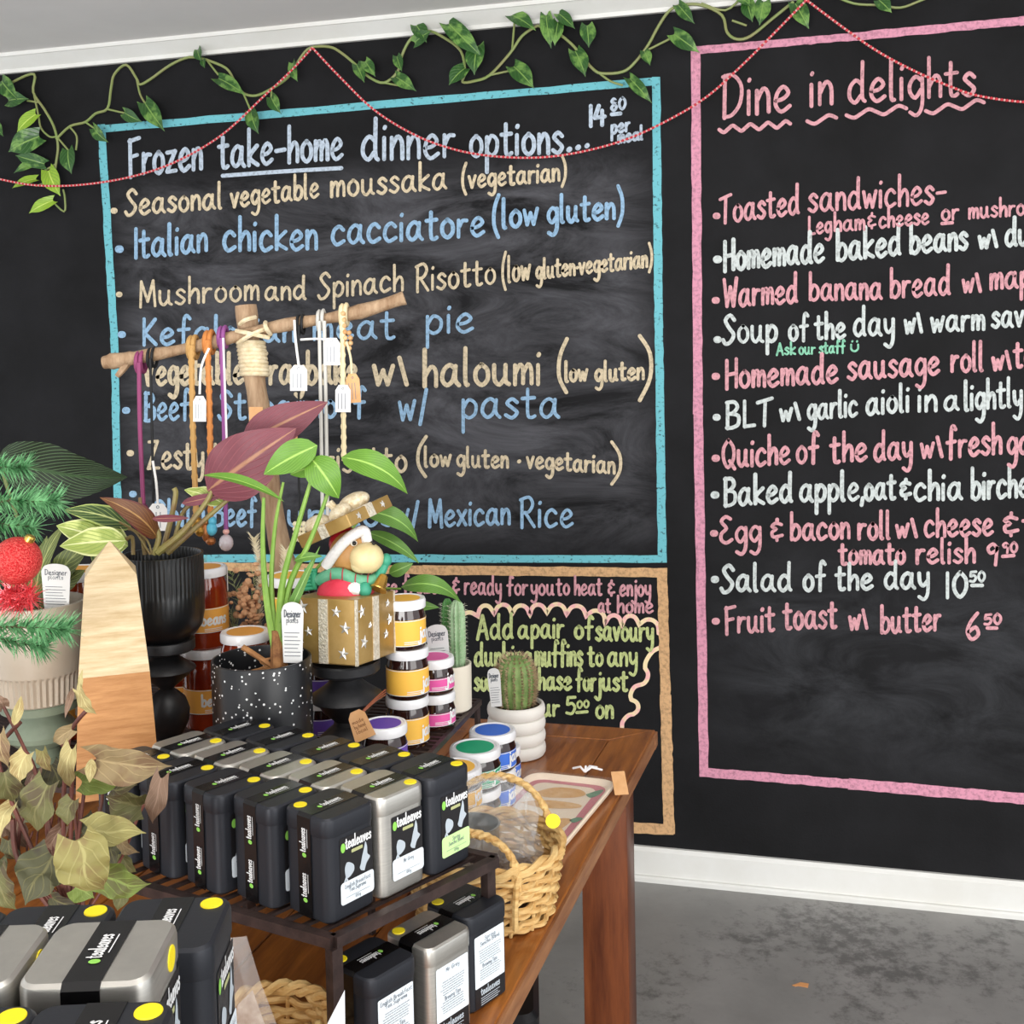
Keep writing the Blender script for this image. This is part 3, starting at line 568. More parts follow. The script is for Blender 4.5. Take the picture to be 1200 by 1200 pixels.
# ------------------------------------------------------------------ riser and wire rack
RZ = .93
steel = mat('dark_brown_metal', '2d2220', .42, .3, col2='463632', scale=40, bump=.1)
R1 = thing('display_riser', 'dark brown metal riser holding rows of tea tins on top and more beneath', 'display stand', (-.551, -2.18, TZ))
e1 = Vector((.037, .0715, 0)).normalized(); e2 = Vector((-.0795, .019, 0)).normalized(); N0 = Vector((-.545, -2.186, 0))
L1, L2 = .270, .425
def bar(mb, p, q, w, h):
    p, q = Vector(p), Vector(q); d = (q-p).normalized(); s_ = d.cross(Vector((0, 0, 1)))
    if s_.length < .1: s_ = e1*1
    s_.normalize(); u = s_.cross(d)
    vs_ = [a+s_*(i*w/2)+u*(j*h/2) for a in (p, q) for i, j in ((-1, -1), (1, -1), (1, 1), (-1, 1))]
    mb.add(vs_, [(3, 2, 1, 0), (4, 5, 6, 7), (0, 1, 5, 4), (1, 2, 6, 5), (2, 3, 7, 6), (3, 0, 4, 7)])
K = [N0, N0+e1*L1, N0+e1*L1+e2*L2, N0+e2*L2]; z_ = Vector((0, 0, RZ-.0065))
fr = MB()
for i in range(4): bar(fr, K[i]+z_, K[(i+1) % 4]+z_, .013, .013)
wpart(fr, 'top_frame', steel, R1, smooth=False)
sl = MB()
for k in range(1, 16):
    p = N0+e2*(L2*k/16)+Vector((0, 0, RZ-.004)); bar(sl, p, p+e1*L1, .006, .004)
wpart(sl, 'top_slats', steel, R1, smooth=False)
for p in (K[0], K[1]+e2*.012, K[2], K[3]):
    l = MB(); bar(l, p+Vector((0, 0, TZ)), p+Vector((0, 0, RZ-.013)), .015, .013); wpart(l, 'leg', steel, R1, smooth=False)
R2 = thing('wire_rack', 'long dark wire rack on the table carrying the pots, wooden obelisk, sauces and jam stacks', 'display stand', (-1.1, -1.6, TZ))
X0, X1, Y0, Y1 = -1.56, -.635, -1.85, -1.30
fr = MB()
for p, q in (((X0, Y0), (X1, Y0)), ((X1, Y0), (X1, Y1)), ((X1, Y1), (X0, Y1)), ((X0, Y1), (X0, Y0))): bar(fr, (p[0], p[1], RZ-.006), (q[0], q[1], RZ-.006), .008, .01)
wpart(fr, 'frame', steel, R2, smooth=False)
wr = MB()
for k in range(1, 30): y = Y0+(Y1-Y0)*k/30; bar(wr, (X0, y, RZ-.003), (X1, y, RZ-.003), .006, .005)
wpart(wr, 'wires', steel, R2, smooth=False)
for p in ((X0+.004, Y0+.004), (X1-.004, Y0+.004), (X1-.004, Y1-.004), (X0+.004, Y1-.004)):
    l = MB(); bar(l, (p[0], p[1], TZ), (p[0], p[1], RZ-.011), .008, .008); wpart(l, 'leg', steel, R2, smooth=False)

# ------------------------------------------------------------------ tea tins
tin_black = mat('black_tin_paint', '2b2d33', .42, .35, bump=.03, bscale=300)
tin_silver = mat('brushed_tin', 'cfccc4', .38, .88, col2='c2bfb8', scale=30, stretch=(1, 1, 14), bump=.02)
band_m = mat('black_band', '0e0d0e', .22); ink = mat('white_print', 'e9eaea', .5); dotm = mat('yellow_sticker', 'f6df1c', .5)
leafg = mat('green_print', '8fd15a', .5); lab_w = mat('white_label', 'e4edf3', .5); lab_g = mat('light_green_label', 'c9efa2', .5); lab_k = mat('label_black', '1c1a1c', .4)
greyink = mat('grey_print', '6d7680', .6); gold = mat('olive_print', 'b5b884', .5); pale = mat('pale_print', 'b8c2ca', .5)
TS, TH = .077, .125
def rrect(x0, y0, x1, y1, r, n=4):
    P = []
    for cx, cy, a in ((x1-r, y1-r, 0), (x0+r, y1-r, 1), (x0+r, y0+r, 2), (x1-r, y0+r, 3)):
        for i in range(n+1): t = math.pi/2*(a+i/n); P.append((cx+r*math.cos(t), cy+r*math.sin(t)))
    return P
def flat(mb, pts, fn): mb.add([fn(*p) for p in pts], [tuple(range(len(pts)))])
def make_tin(name, body, ltext, lcol, label):
    r = thing(name, label, 'tea tin', (0, 0, 0), 0, 'tea tins')
    h = TS/2
    MB().rbox((0, 0, 0), TS, TS, .0125, [(.003, 0), (0, .003), (0, .1032)], 6).build('body', body, r)
    MB().rbox((0, 0, 0), TS+.0024, TS+.0024, .0135, [(.0014, .1022), (.0003, .1026), (0, .1036), (0, .1195), (.0008, .1228), (.0032, TH)], 6).build('lid', body, r, ang=24)
    b = MB(); w = .0115; e = .0014
    pr = [(-h-e-.0003, .002), (-h-e-.0003, .1215), (-h+.002, TH+.0006), (h-.002, TH+.0006), (h+e+.0003, .1215), (h+e+.0003, .002)]
    b.add([(x, -w, z) for x, z in pr]+[(x, w, z) for x, z in pr], [(i, i+1, i+7, i+6) for i in range(5)])
    bd = b.build('band', band_m, r, smooth=False)
    t = MB(); g = MB()
    up = lambda u, v: (-h-e-.0008, v, u); tp = lambda u, v: (u, v, TH+.001)
    for fn, a in ((up, .02), (up, .074), (tp, -.017)):
        n = .034
        text_local(t, 'tealeaves', a+.006, a+n, -.003, .0058, .0014, fn)
        ribbon(t, [(a+.012, -.0062), (a+n, -.0062)], .0008, fn)
        flat(g, [(a+.0022+.0028*math.cos(q*.7), -.0005+.0038*math.sin(q*.7)) for q in range(9)], fn)
    t.build('band_lettering', ink, bd, smooth=False); g.build('band_leaf_mark', leafg, bd, smooth=False)
    dm = MB().lathe([(.0001, .0009), (.0078, .0009), (.0081, .0003), (.0081, 0)], 24).build('price_dot', dotm, r); dm.location = (.026, -.026, TH)
    # front label (-Y)
    fr = lambda e_: (lambda u, v: (u, -h-e_, v))
    fl = MB(); flat(fl, rrect(-.020, .02, .032, .097, .002), fr(.0006)); fl = fl.build('front_label', lab_k, r, smooth=False)
    lo = MB(); text_local(lo, 'tealeaves', -.0115, .0295, .083, .0075, .0021, fr(.0011)); lo.build('logo_lettering', ink, fl, smooth=False)
    lm = MB(); flat(lm, [(-.0150+.0036*math.cos(q*.524), .0855+.0058*math.sin(q*.524)) for q in range(12)], fr(.0011)); lm.build('logo_leaf_mark', leafg, fl, smooth=False)
    gb = MB(); flat(gb, rrect(-.002, .0755, .016, .0795, .001), fr(.0011)); gb.build('logo_strip', gold, fl, smooth=False)
    dr = MB()
    flat(dr, cat_rom([(-.016, .050), (-.017, .060), (-.0135, .0665), (-.007, .064), (-.0025, .0595), (-.003, .053), (-.009, .0485), (-.013, .0478)], 4), fr(.0011))
    ribbon(dr, cat_rom([(-.0145, .050), (-.017, .046), (-.0185, .0415)], 4), .0028, fr(.0012)); ribbon(dr, [(-.0145, .047), (-.0125, .0425)], .0024, fr(.0013))
    flat(dr, cat_rom([(.009, .049), (.0065, .053), (.0085, .0575), (.0105, .0645), (.014, .074), (.0165, .0815), (.019, .075), (.0195, .066), (.0235, .061), (.0175, .055), (.014, .047)], 4), fr(.0011))
    dr.v = [(p[0]+.004, p[1], p[2]) for p in dr.v]; dr.build('leaf_drawing', pale, fl, smooth=False)
    wl = MB(); flat(wl, rrect(-.0205, .018, .0325, .0445, .004), fr(.0015)); wl = wl.build('flavour_label', lcol, fl, smooth=False)
    tx = MB()
    for k, s_ in enumerate(ltext): text_local(tx, s_, -.0+.006-.0012*len(s_), .006+.0012*len(s_), .0365-.0055*k, .0028, .0006, fr(.0019))
    ribbon(tx, [(-.013, .0255), (.025, .0255)], .0004, fr(.0019)); text_local(tx, '100g', .002, .010, .021, .002, .0005, fr(.0019)); tx.build('flavour_lettering', greyink, wl, smooth=False)
    # back label (+Y)
    bk = lambda e_: (lambda u, v: (-u, h+e_, v))
    bl = MB(); flat(bl, rrect(-.028, .030, .029, .097, .002), bk(.0006)); bl = bl.build('back_label', lab_w, r, smooth=False)
    tx = MB()
    for k, s_ in enumerate(ltext): text_local(tx, s_, -.001-.0014*len(s_), .003+.0014*len(s_), .0885-.0055*k, .0029, .0007, bk(.001))
    text_local(tx, 'Brewing Tips', -.014, .014, .054, .003, .0007, bk(.001))
    y = .077
    for k in range(11):
        if k == 6: y -= .007
        x = -.021+random.random()*.004
        while x < .019:
            l = random.uniform(.002, .006); ribbon(tx, [(x, y), (min(x+l, .022), y)], .0007, bk(.001)); x += l+.0012
        y -= .0031
    tx.build('label_lettering', greyink, bl, smooth=False)
    kb = MB(); flat(kb, rrect(-.028, .004, .029, .0298, .001), bk(.0006)); kb = kb.build('back_panel', lab_k, r, smooth=False)
    tx = MB(); text_local(tx, 'tealeaves', -.018, .018, .019, .0052, .0016, bk(.001))
    for k in range(4): ribbon(tx, [(-.018, .015-.0028*k), (.018-.004*(k % 2), .015-.0028*k)], .0009, bk(.001))
    tx.build('panel_lettering', pale, kb, smooth=False)
    return r
PR = {'k': make_tin('tea_tin', tin_black, ['English Breakfast', 'Tea Supreme'], lab_w, ''), 's': make_tin('tea_tin', tin_silver, ['Mr Grey'], lab_w, ''), 'g': make_tin('tea_tin', tin_black, ['Spring', 'Sencha Blend'], lab_g, '')}
used = set()
def place_tin(kind, x, y, z, rz, label, dot=None, group='tea tins'):
    o = PR[kind] if kind not in used else copy_tree(PR[kind]); used.add(kind)
    o.location = (x, y, z); o.rotation_euler = (0, 0, math.radians(rz)); o['label'] = label; o['group'] = group
    for c in o.children:
        if c.name.startswith('price_dot'): c.location = ((dot or (.026, -.026))[0], (dot or (.026, -.026))[1], TH); c.rotation_euler = (0, 0, 0)
    return o
ordn = ['first', 'second', 'third', 'fourth', 'fifth']; TY = 65
for j in range(5):
    for i in range(3):
        x = -.577+.038*i-.080*j; y = -2.118+.072*i+.019*j
        if j >= 3: y += .006*(j-2)
        kind = ('k', 's', 'k')[i]; dot = None
        if i == 0 and j == 0: lab = 'black tea tin at the near corner of the riser, yellow dot at its left'; dot = (-.024, .024)
        elif i == 1 and j == 0: lab = 'silver tea tin with white label on the riser edge, between two black labelled tins'
        elif i == 2 and j == 0: kind = 'g'; lab = 'black tea tin with pale green label at the far right end of the riser'
        elif i == 1: lab = f'{ordn[j]} silver tea tin from the right in the middle row on the riser' if j < 4 else 'leftmost silver tea tin of the middle row on the riser, beside the wooden obelisk'
        else:
            rown = ('front', '', 'back')[i]
            lab = f'{ordn[j]} black tea tin from the right in the {rown} row on the riser' if not (i == 0 and j == 4) else 'leftmost black tea tin of the front row on the riser, half behind the wilted leaves'
        place_tin(kind, x, y, RZ, TY+random.uniform(-1.2, 1.2), lab, dot, 'tea tins on the riser')
def from_dot(px, py, zt, dl=(.026, -.026), rz=107):
    p = onz(px, py, zt); a = math.radians(rz); return (p.x-(dl[0]*math.cos(a)-dl[1]*math.sin(a)), p.y-(dl[0]*math.sin(a)+dl[1]*math.cos(a)))
for kind, q, lab in (('g', (513, 1057), 'black tea tin on the table below the riser, against the wicker basket, back label outward'), ('s', (467, 1091), 'silver tea tin back label outward on the table below the riser, between two black tins'), ('k', (399, 1124), 'black tea tin on the table below the riser, partly behind its near leg')):
    x, y = from_dot(*q, TZ+TH, rz=TY+180); place_tin(kind, x, y, TZ, TY+180, lab, None, 'tea tins under the riser')
# near rack of tins, lower left
FZ = 1.103; FY = 107
ca, sa = math.cos(math.radians(17)), math.sin(math.radians(17))
def from_dot(px, py, zt, dl=(.026, -.026)):
    p = onz(px, py, zt); a = math.radians(FY); return (p.x-(dl[0]*math.cos(a)-dl[1]*math.sin(a)), p.y-(dl[0]*math.sin(a)+dl[1]*math.cos(a)))
sx_, sy_ = -.4375, -2.766
for kind, (x, y), z, lab in (('s', (sx_, sy_), FZ, 'large silver tea tin nearest the camera at lower left, black band over its lid'), ('s', (sx_-.0825*ca, sy_-.0825*sa), FZ, 'silver tea tin cut off by the left edge of the photo'),
      ('k', from_dot(248, 1059, FZ+TH-.031), FZ-.031, 'black tea tin at right rear of the near group, yellow dot on lid corner'), ('k', from_dot(112, 1068, FZ+TH-.031), FZ-.031, 'black tea tin behind the two near silver tins, yellow dot on its lid'), ('k', from_dot(-15, 1076, FZ+TH-.031), FZ-.031, 'black tea tin behind the near silver tins at the left photo edge'),
      ('k', from_dot(174, 1186, FZ+TH), FZ, 'black tea tin in front of the near silver tin, only its lid in view'), ('k', from_dot(14, 1192, FZ+TH), FZ, 'black tea tin before the silver tins at the bottom left photo corner')):
    o = place_tin(kind, x, y, z, FY, lab, (.026, -.026), 'tea tins in the near rack')
    if kind == 's':
        for q in o.children:
            if q.name.startswith('price_dot'):
                q.rotation_euler = (math.radians(90), 0, 0); q.location = (.012, -TS/2-.0009, .112)
CR8 = thing('wooden_crate', 'low wooden display crate holding up the near group of tea tins at lower left', 'crate', (-.47, -2.755, TZ), math.radians(17))
cw = woodmat('crate_wood', '6a4526', '8a6238', (1, 8, 8), 5, .6)
MB().box((-.06, -.071, .343), (.29, .178, .02)).build('front_board', cw, CR8, smooth=False); MB().box((-.03, .071, .312), (.29, .10, .02)).build('rear_board', cw, CR8, smooth=False)
for x in (-.15, .07): MB().box((x, -.0, .151), (.02, .25, .302)).build('side_panel', cw, CR8, smooth=False)
MB().box((-.04, .1, .151), (.199, .02, .302)).build('back_panel', cw, CR8, smooth=False); MB().box((-.04, -.071, .3175), (.199, .15, .031)).build('filler_board', cw, CR8, smooth=False)
# ------------------------------------------------------------------ jars
glass_dark = mat('dark_jam_glass', '2a1410', .08, coat=.6); glass_red = mat('red_sauce_glass', '6b1d0d', .08, col2='8e3012', scale=14, coat=.6)
lid_w = mat('white_lid', 'eeeef0', .3, coat=.2); pap_w = mat('white_paper', 'f0efec', .6)
def cyl(rad, zc, a0):   # wraps (u, v) round a cylinder; u runs to the viewer's right
    return lambda u, v: (rad*math.cos(a0+u/rad), rad*math.sin(a0+u/rad), zc+v)
def make_jar(rad, h, discc, labc, text, tall=False, yaw=0.0, label='', loc=(0, 0, 0), group='jam jars', glass=None):
    r = thing('sauce_jar' if tall else 'jam_jar', label, 'jar', loc, yaw, group)
    g = glass or glass_dark; q = rad; lh = .016
    if tall: pr = [(0, 0), (q*.88, 0), (q*.96, .004), (q*.97, h*.74), (q*.95, h*.80), (q*.88, h*.86), (q*.87, h-lh*.4), (0, h-lh*.4)]
    else: pr = [(0, 0), (q*.90, 0), (q*.97, .004), (q*.97, h-lh-.012), (q*.9, h-lh-.003), (q*.88, h-lh*.4), (0, h-lh*.4)]
    MB().lathe(pr, 40).build('glass_body', g, r)
    lr = q if not tall else q*.97
    l = MB().lathe([(lr*.93, h-lh), (lr*.985, h-lh), (lr, h-lh+.002), (lr, h-.004), (lr*.96, h-.0005), (lr*.86, h), (lr*.84, h-.0015), (0, h-.0015)], 44).build('lid', lid_w, r)
    MB().lathe([(.0001, h-.0008), (lr*.74, h-.0008), (lr*.745, h-.0014)], 40).build('lid_disc', discc, l)
    z0, z1 = (h*.22, h*.52) if tall else (.008, h-lh-.016)
    lb = MB(); n = 40; a0, a1 = (math.radians(-175), math.radians(60))
    R_ = q*.97+.0006
    vs_ = []; 
    for z in (z0, z1):
        for i in range(n+1): a = a0+(a1-a0)*i/n; vs_.append((R_*math.cos(a), R_*math.sin(a), z))
    lb.add(vs_, [(i, i+1, n+2+i, n+1+i) for i in range(n)]); lb = lb.build('label', labc, r)
    fn = cyl(R_+.0006, 0, math.radians(-42)); t = MB(); fj = cyl(R_+.0006, 0, math.radians(-31))
    if tall: text_local(t, text, -.026, .022, z0+.014, .0115, .0042, fn)
    else: text_local(t, text, .0, .03, z0+.011, .012, .004, fj)
    for k in range(2): ribbon(t, [(-.02+.004*i, z0+.004+.003*k) for i in range(9)], .0012, fn)
    e = MB()
    for z in (z0+.0006, z1-.0012):
        ribbon(e, [((a0+(a1-a0)*i/n-math.radians(-42))*R_, z) for i in range(n+1)], .0012, fn)
    t.build('label_lettering', ink, lb, smooth=False); e.build('label_border', ink, lb, smooth=False)
    if tall:
        s_ = MB(); fn = cyl(q*1.0, 0, math.radians(8)); fl_ = [fn(-.004, h-lh-.03), fn(.004, h-lh-.03), fn(.004, h-.003), fn(-.004, h-.003)]
        s_.add(fl_, [(0, 1, 2, 3)]); s_.build('seal_strip', pap_w, r, smooth=False)
    return r
def lm(n, c): return mat('print_'+n, c, .5)
yel, pnk, pur, blu, grn, org = lm('yellow', 'f7bf4c'), lm('pink', 'e75aa6'), lm('purple', '6a4bb0'), lm('blue', '3f72d8'), lm('green', '22a878'), lm('orange', 'f0ac4c')
ja, jb = .0365, .083
def stack(n, x, y, z, rad, h, dc, lc, labs, text='jam', tall=False, yaw=0, group='jam jars', glass=None, jit=.002):
    for k in range(n):
        make_jar(rad, h, dc, lc, text, tall, yaw+random.uniform(-.08, .08), labs[k], (x+random.uniform(-jit, jit), y+random.uniform(-jit, jit), z+h*k), group, glass)
stack(3, -.683, -1.560, RZ, ja, jb, yel, yel, ['yellow labelled jam jar at the bottom of the stack right of the gold box', 'yellow labelled jam jar in the middle of the stack right of the gold box', 'yellow labelled jam jar on top of the stack right of the gold box'], group='yellow jam stack by the gold box')
stack(2, -.668, -1.462, RZ, ja, .062, pnk, pnk, ['pink labelled jam jar under another, behind the yellow jam stack', 'pink lidded jam jar on top, beside the column cactus pot'], group='pink jam jars')
stack(1, -.674, -1.690, RZ, ja, .078, pur, pur, ['purple labelled jam jar beside the kraft tag of the black pedestal'], group='purple jam jars')
stack(2, -.845, -1.545, RZ, ja, .068, pur, pur, ['purple labelled jam jar low behind the speckled pot and black pedestal', 'purple lidded jam jar showing between speckled pot and black pedestal'], group='purple jam jars')
YP = onz(347, 853.5, RZ)
stack(3, YP.x, YP.y, RZ, .045, .0915, yel, yel, ['large yellow labelled jam jar at the bottom of the stack behind the gold box', 'large yellow labelled jam jar mid-stack behind the gold box', 'large yellow lidded jam jar topmost behind the green plant and gold box'], group='large yellow jam stack')
stack(2, -.597, -1.352, TZ, .0435, .071, blu, blu, ['blue labelled jam jar on the table under another blue jar', 'blue lidded jam jar on top, left of the ribbed white cactus pot'], group='blue jam jars')
stack(1, -.612, -1.250, TZ, .040, .075, blu, blu, ['single blue labelled jam jar on the table against the ribbed white cactus pot'], group='blue jam jars')
stack(2, -.603, -1.442, TZ, .0455, .07, grn, grn, ['green labelled jam jar on the table under another green jar', 'green lidded jam jar on top, between the blue and yellow lids'], group='green jam jars')
stack(2, -.608, -1.540, TZ, .0455, .07, yel, yel, ['yellow labelled jam jar on the table under another, behind the basket', 'yellow lidded jam jar on top behind the green labelled tea tin'], group='yellow jam jars by the basket')
sg = 'sauce jars behind the black pot'
stack(2, -1.072, -1.540, RZ, .042, .143, org, org, ['red sauce jar with orange label at the bottom, left of the speckled pot', 'red sauce jar on top beside the ribbed black pot, white tamper strip'], 'beans', True, .1, sg, glass_red)
stack(2, -1.140, -1.510, RZ, .040, .128, org, org, ['red sauce jar low behind the black pedestal', 'red sauce jar hidden behind the ribbed black pot'], 'beans', True, .1, sg, glass_red)
stack(2, -.957, -1.605, RZ, .042, .0955, org, org, ['small red jar beneath another behind the speckled pot', 'small red jar with orange lid just above the speckled pot rim'], 'jam', False, .1, 'jars behind the speckled pot', glass_red)
stack(2, -1.275, -1.62, RZ, .052, .145, org, org, ['red sauce jar below another behind the beige planter', 'orange lidded sauce jar showing between beige planter and wooden obelisk'], 'beans', True, .1, 'sauce jars behind the beige planter', glass_red)

# ------------------------------------------------------------------ pots, pedestals
def SZ(x, y, t): return dep(x, y, t).z
def pxprof(l, t, x, zb):   # (r_px, y_px) list top to bottom -> lathe profile bottom to top, y measured on the axis at column x
    return [(r*t/F, SZ(x, y, t)-zb) for r, y in l][::-1]
def base(x, t, z):
    y = 600.0
    for _ in range(20): y += (dep(x, y, t).z-z)*F/t
    return dep(x, y, t)
stand_px = [(0, 769), (39, 769), (40.5, 771), (40, 780), (37, 783), (21, 786), (18, 790), (21, 795), (30, 802), (42, 810), (43.5, 813), (40, 816), (33, 820), (27, 829), (19, 836), (15, 840), (16, 845), (23, 851), (33, 860), (39, 872), (40, 886), (0, 886)]
t_ = 1.9; b_ = base(408, t_, RZ); PD = thing('black_pedestal', 'black turned pedestal with flared disc under the gold gift figurine', 'pedestal', b_, 0, 'turned pedestals')
pedm = mat('satin_black_wood', '1d1d1f', .42, col2='2a2a2c', scale=30); pp = pxprof(stand_px, t_, 408, RZ); k = pp[0][1]; pp = [(r, z-k if z > .01 else 0) for r, z in pp]
MB().lathe(pp, 48).build('turned_body', pedm, PD); ped_top = RZ+pp[-1][1]
tg = MB(); pt = dep(418, 842, 1.80); M_ = Matrix.Translation(pt) @ Matrix((CR, -CU, -CF)).transposed().to_4x4() @ Matrix.Rotation(math.radians(-24), 4, 'Z')
s_ = 1.80/F
tg.poly([(x*s_, y*s_) for x, y in [(-9, -3), (-4, -9), (7, -9), (12, -3), (13, 26), (-13, 26)]], .0008, M_)
TG = thing('kraft_tag', 'small brown kraft price tag tied to the black pedestal with copper string', 'tag', pt); wpart(tg, 'card', mat('kraft_card', 'd9a878', .8, col2='cb9863', scale=30), TG, smooth=False)
tl = MB()
for k, (a_, b2_) in enumerate((('pedestal', 5), ('note', 11), ('hand', 17))): word_px(tl, ('made', 'by hand', 'local')[k], -7, b2_, 7, b2_, 2.4, .7, lambda u, v: M_ @ Vector((u*s_, v*s_, .0013)))
wpart(tl, 'tag_lettering', mat('tag_ink', '8a5a38', .7), TG, smooth=False)
cs = MB()
for dy in (0, 3, 6): cs.tube(cat_rom([tuple(dep(418, 842, 1.80)), tuple(dep(426, 832+dy*.4, 1.83)), tuple(dep(440, 818+dy*.6, 1.84)), tuple(dep(452, 808+dy, 1.86))], 4), .0011, 5)
wpart(cs, 'copper_string', mat('copper_string', '8a4a2c', .5), TG)
# ribbed black goblet pot on its pedestal
t2 = 1.975; b2 = base(198, t2, RZ)
PD2 = thing('black_pedestal', 'black turned pedestal with a round knob, under the ribbed black pot', 'pedestal', b2, 0, 'turned pedestals')
st2 = [(0, 753), (33, 753), (34, 755), (34, 764), (31, 766), (14, 767.5), (12, 770), (16, 774), (24, 780), (33, 786), (34, 788), (30, 791), (20, 800), (10, 808), (8, 811), (13, 815), (21, 823), (25.5, 836), (24, 850), (18, 862), (15, 868), (24, 874), (30, 880), (0, 880)]
pp = pxprof(st2, t2, 198, RZ); k = pp[0][1]; pp = [(r, max(z-k, 0)) for r, z in pp]; MB().lathe(pp, 44).build('turned_body', pedm, PD2); p2t = pp[-1][1]
PB = thing('planter_pot', 'black pot with ribbed upper band on a turned pedestal, holding the burgundy-leaved plant', 'pot', (b2.x, b2.y, RZ+p2t))
prb = [(46.5, 651), (46.5, 700), (46, 720), (43, 735), (36, 745), (30, 749), (28, 752), (0, 752)]
z0 = SZ(198, 752, t2); pr = [(r*t2/F, SZ(198, y, t2)-z0) for r, y in prb][::-1]; zr = pr[-1][1]; R0 = pr[-1][0]
pr2 = pr[:-2]+[(R0, zr*i/16) for i in range(9, 17)]
pr2 = [q for q in pr2 if True]; pr2 = sorted(pr[:-2], key=lambda q: q[1])+[(R0*.998, zr*.52)]+[(R0, zr*.55+zr*.45*i/8) for i in range(9)]+[(R0*.95, zr), (R0*.93, zr*.97), (R0*.92, zr*.80), (0, zr*.80)]
potk = mat('black_ceramic', '131416', .32, spec=.6)
MB().lathe(pr2, 320, ribs=56, amp=.0012, rz0=zr*.54, rz1=zr*.999).build('ribbed_pot', potk, PB)
soil = mat('dark_soil', '2a1f18', .95, col2='4a382a', scale=60, bump=.6, bscale=80)
MB().lathe([(R0*.92, zr*.8), (R0*.6, zr*.835), (0, zr*.84)], 30).build('soil', soil, PB)
# speckled pot
t3 = 1.80; b3 = base(311, t3, RZ)
PS = thing('planter_pot', 'black pot with white speckles holding the tall green-leaved plant, left of the gold box', 'pot', b3)
spk = mat('speckled_black', '17181b', .35)
nt = spk.node_tree; N = nt.nodes; L = nt.links; tc = N.new('ShaderNodeTexCoord'); vo = N.new('ShaderNodeTexVoronoi'); vo.inputs['Scale'].default_value = 165; vo.inputs['Randomness'].default_value = 1; L.new(tc.outputs['Object'], vo.inputs['Vector'])
sepc = N.new('ShaderNodeSeparateColor'); L.new(vo.outputs['Color'], sepc.inputs[0])
lt = N.new('ShaderNodeMath'); lt.operation = 'LESS_THAN'; lt.inputs[1].default_value = .28; L.new(vo.outputs['Distance'], lt.inputs[0])
gt = N.new('ShaderNodeMath'); gt.operation = 'LESS_THAN'; gt.inputs[1].default_value = .30; L.new(sepc.outputs[0], gt.inputs[0])
ml = N.new('ShaderNodeMath'); ml.operation = 'MULTIPLY'; L.new(lt.outputs[0], ml.inputs[0]); L.new(gt.outputs[0], ml.inputs[1])
mx = N.new('ShaderNodeMix'); mx.data_type = 'RGBA'; L.new(ml.outputs[0], mx.inputs[0]); mx.inputs[6].default_value = rgb('17181b'); mx.inputs[7].default_value = rgb('dcdcdc'); L.new(mx.outputs[2], N['Principled BSDF'].inputs['Base Color'])
h3 = SZ(311, 768, t3)-RZ; r3 = 57.5*t3/F
MB().lathe([(0, 0), (r3*.93, 0), (r3*.97, .004), (r3, h3*.5), (r3, h3-.002), (r3*.985, h3), (r3*.95, h3), (r3*.94, h3-.003), (r3*.93, h3*.8), (0, h3*.8)], 56).build('pot_wall', spk, PS)
MB().lathe([(r3*.93, h3*.8), (r3*.5, h3*.84), (0, h3*.84)], 30).build('soil', soil, PS)
# beige planter on green pedestal
t4 = 1.93; b4 = base(50, t4, RZ)
GP = thing('green_pedestal', 'sage green pedestal dish under the beige planter at the left edge', 'pedestal', b4)
st4 = [(0, 815), (43, 815), (45, 817), (44, 825), (36, 827), (26, 828), (28, 834), (38, 846), (41, 852), (40, 858), (30, 866), (20, 871), (24, 880), (34, 886), (0, 886)]
pp = pxprof(st4, t4, 50, RZ); k = pp[0][1]; pp = [(r, max(z-k, 0)) for r, z in pp]; MB().lathe(pp, 44).build('turned_body', mat('sage_green', '6f7a68', .4, col2='7d8976', scale=12), GP)
BP = thing('planter_pot', 'beige ceramic planter with fluted lower band at the left edge, behind fir branches', 'pot', (b4.x, b4.y, RZ+pp[-1][1]))
z0 = SZ(50, 814, t4); zz = lambda y: SZ(50, y, t4)-z0; k4 = t4/F
bp = MB().lathe([(0, 0), (44*k4, 0), (46*k4, .002)]+[(46.5*k4+.4*k4*i, zz(812)+(zz(782)-zz(812))*i/6) for i in range(7)]+[(50*k4, zz(779)), (50.1*k4, zz(777)), (50.6*k4, zz(770)), (54.5*k4, zz(702)), (54.5*k4, zz(699)), (52*k4, zz(698.5)), (51*k4, zz(704)), (50*k4, zz(716)), (0, zz(716))], 240, ribs=44, amp=.003, rz0=.0021, rz1=zz(781))
bp.build('fluted_pot', mat('beige_glaze', 'b5aa9a', .28, col2='a99d8c', scale=6), BP)
MB().lathe([(50*k4, zz(716)), (20*k4, zz(713)), (0, zz(712.5))], 30).build('soil', soil, BP)
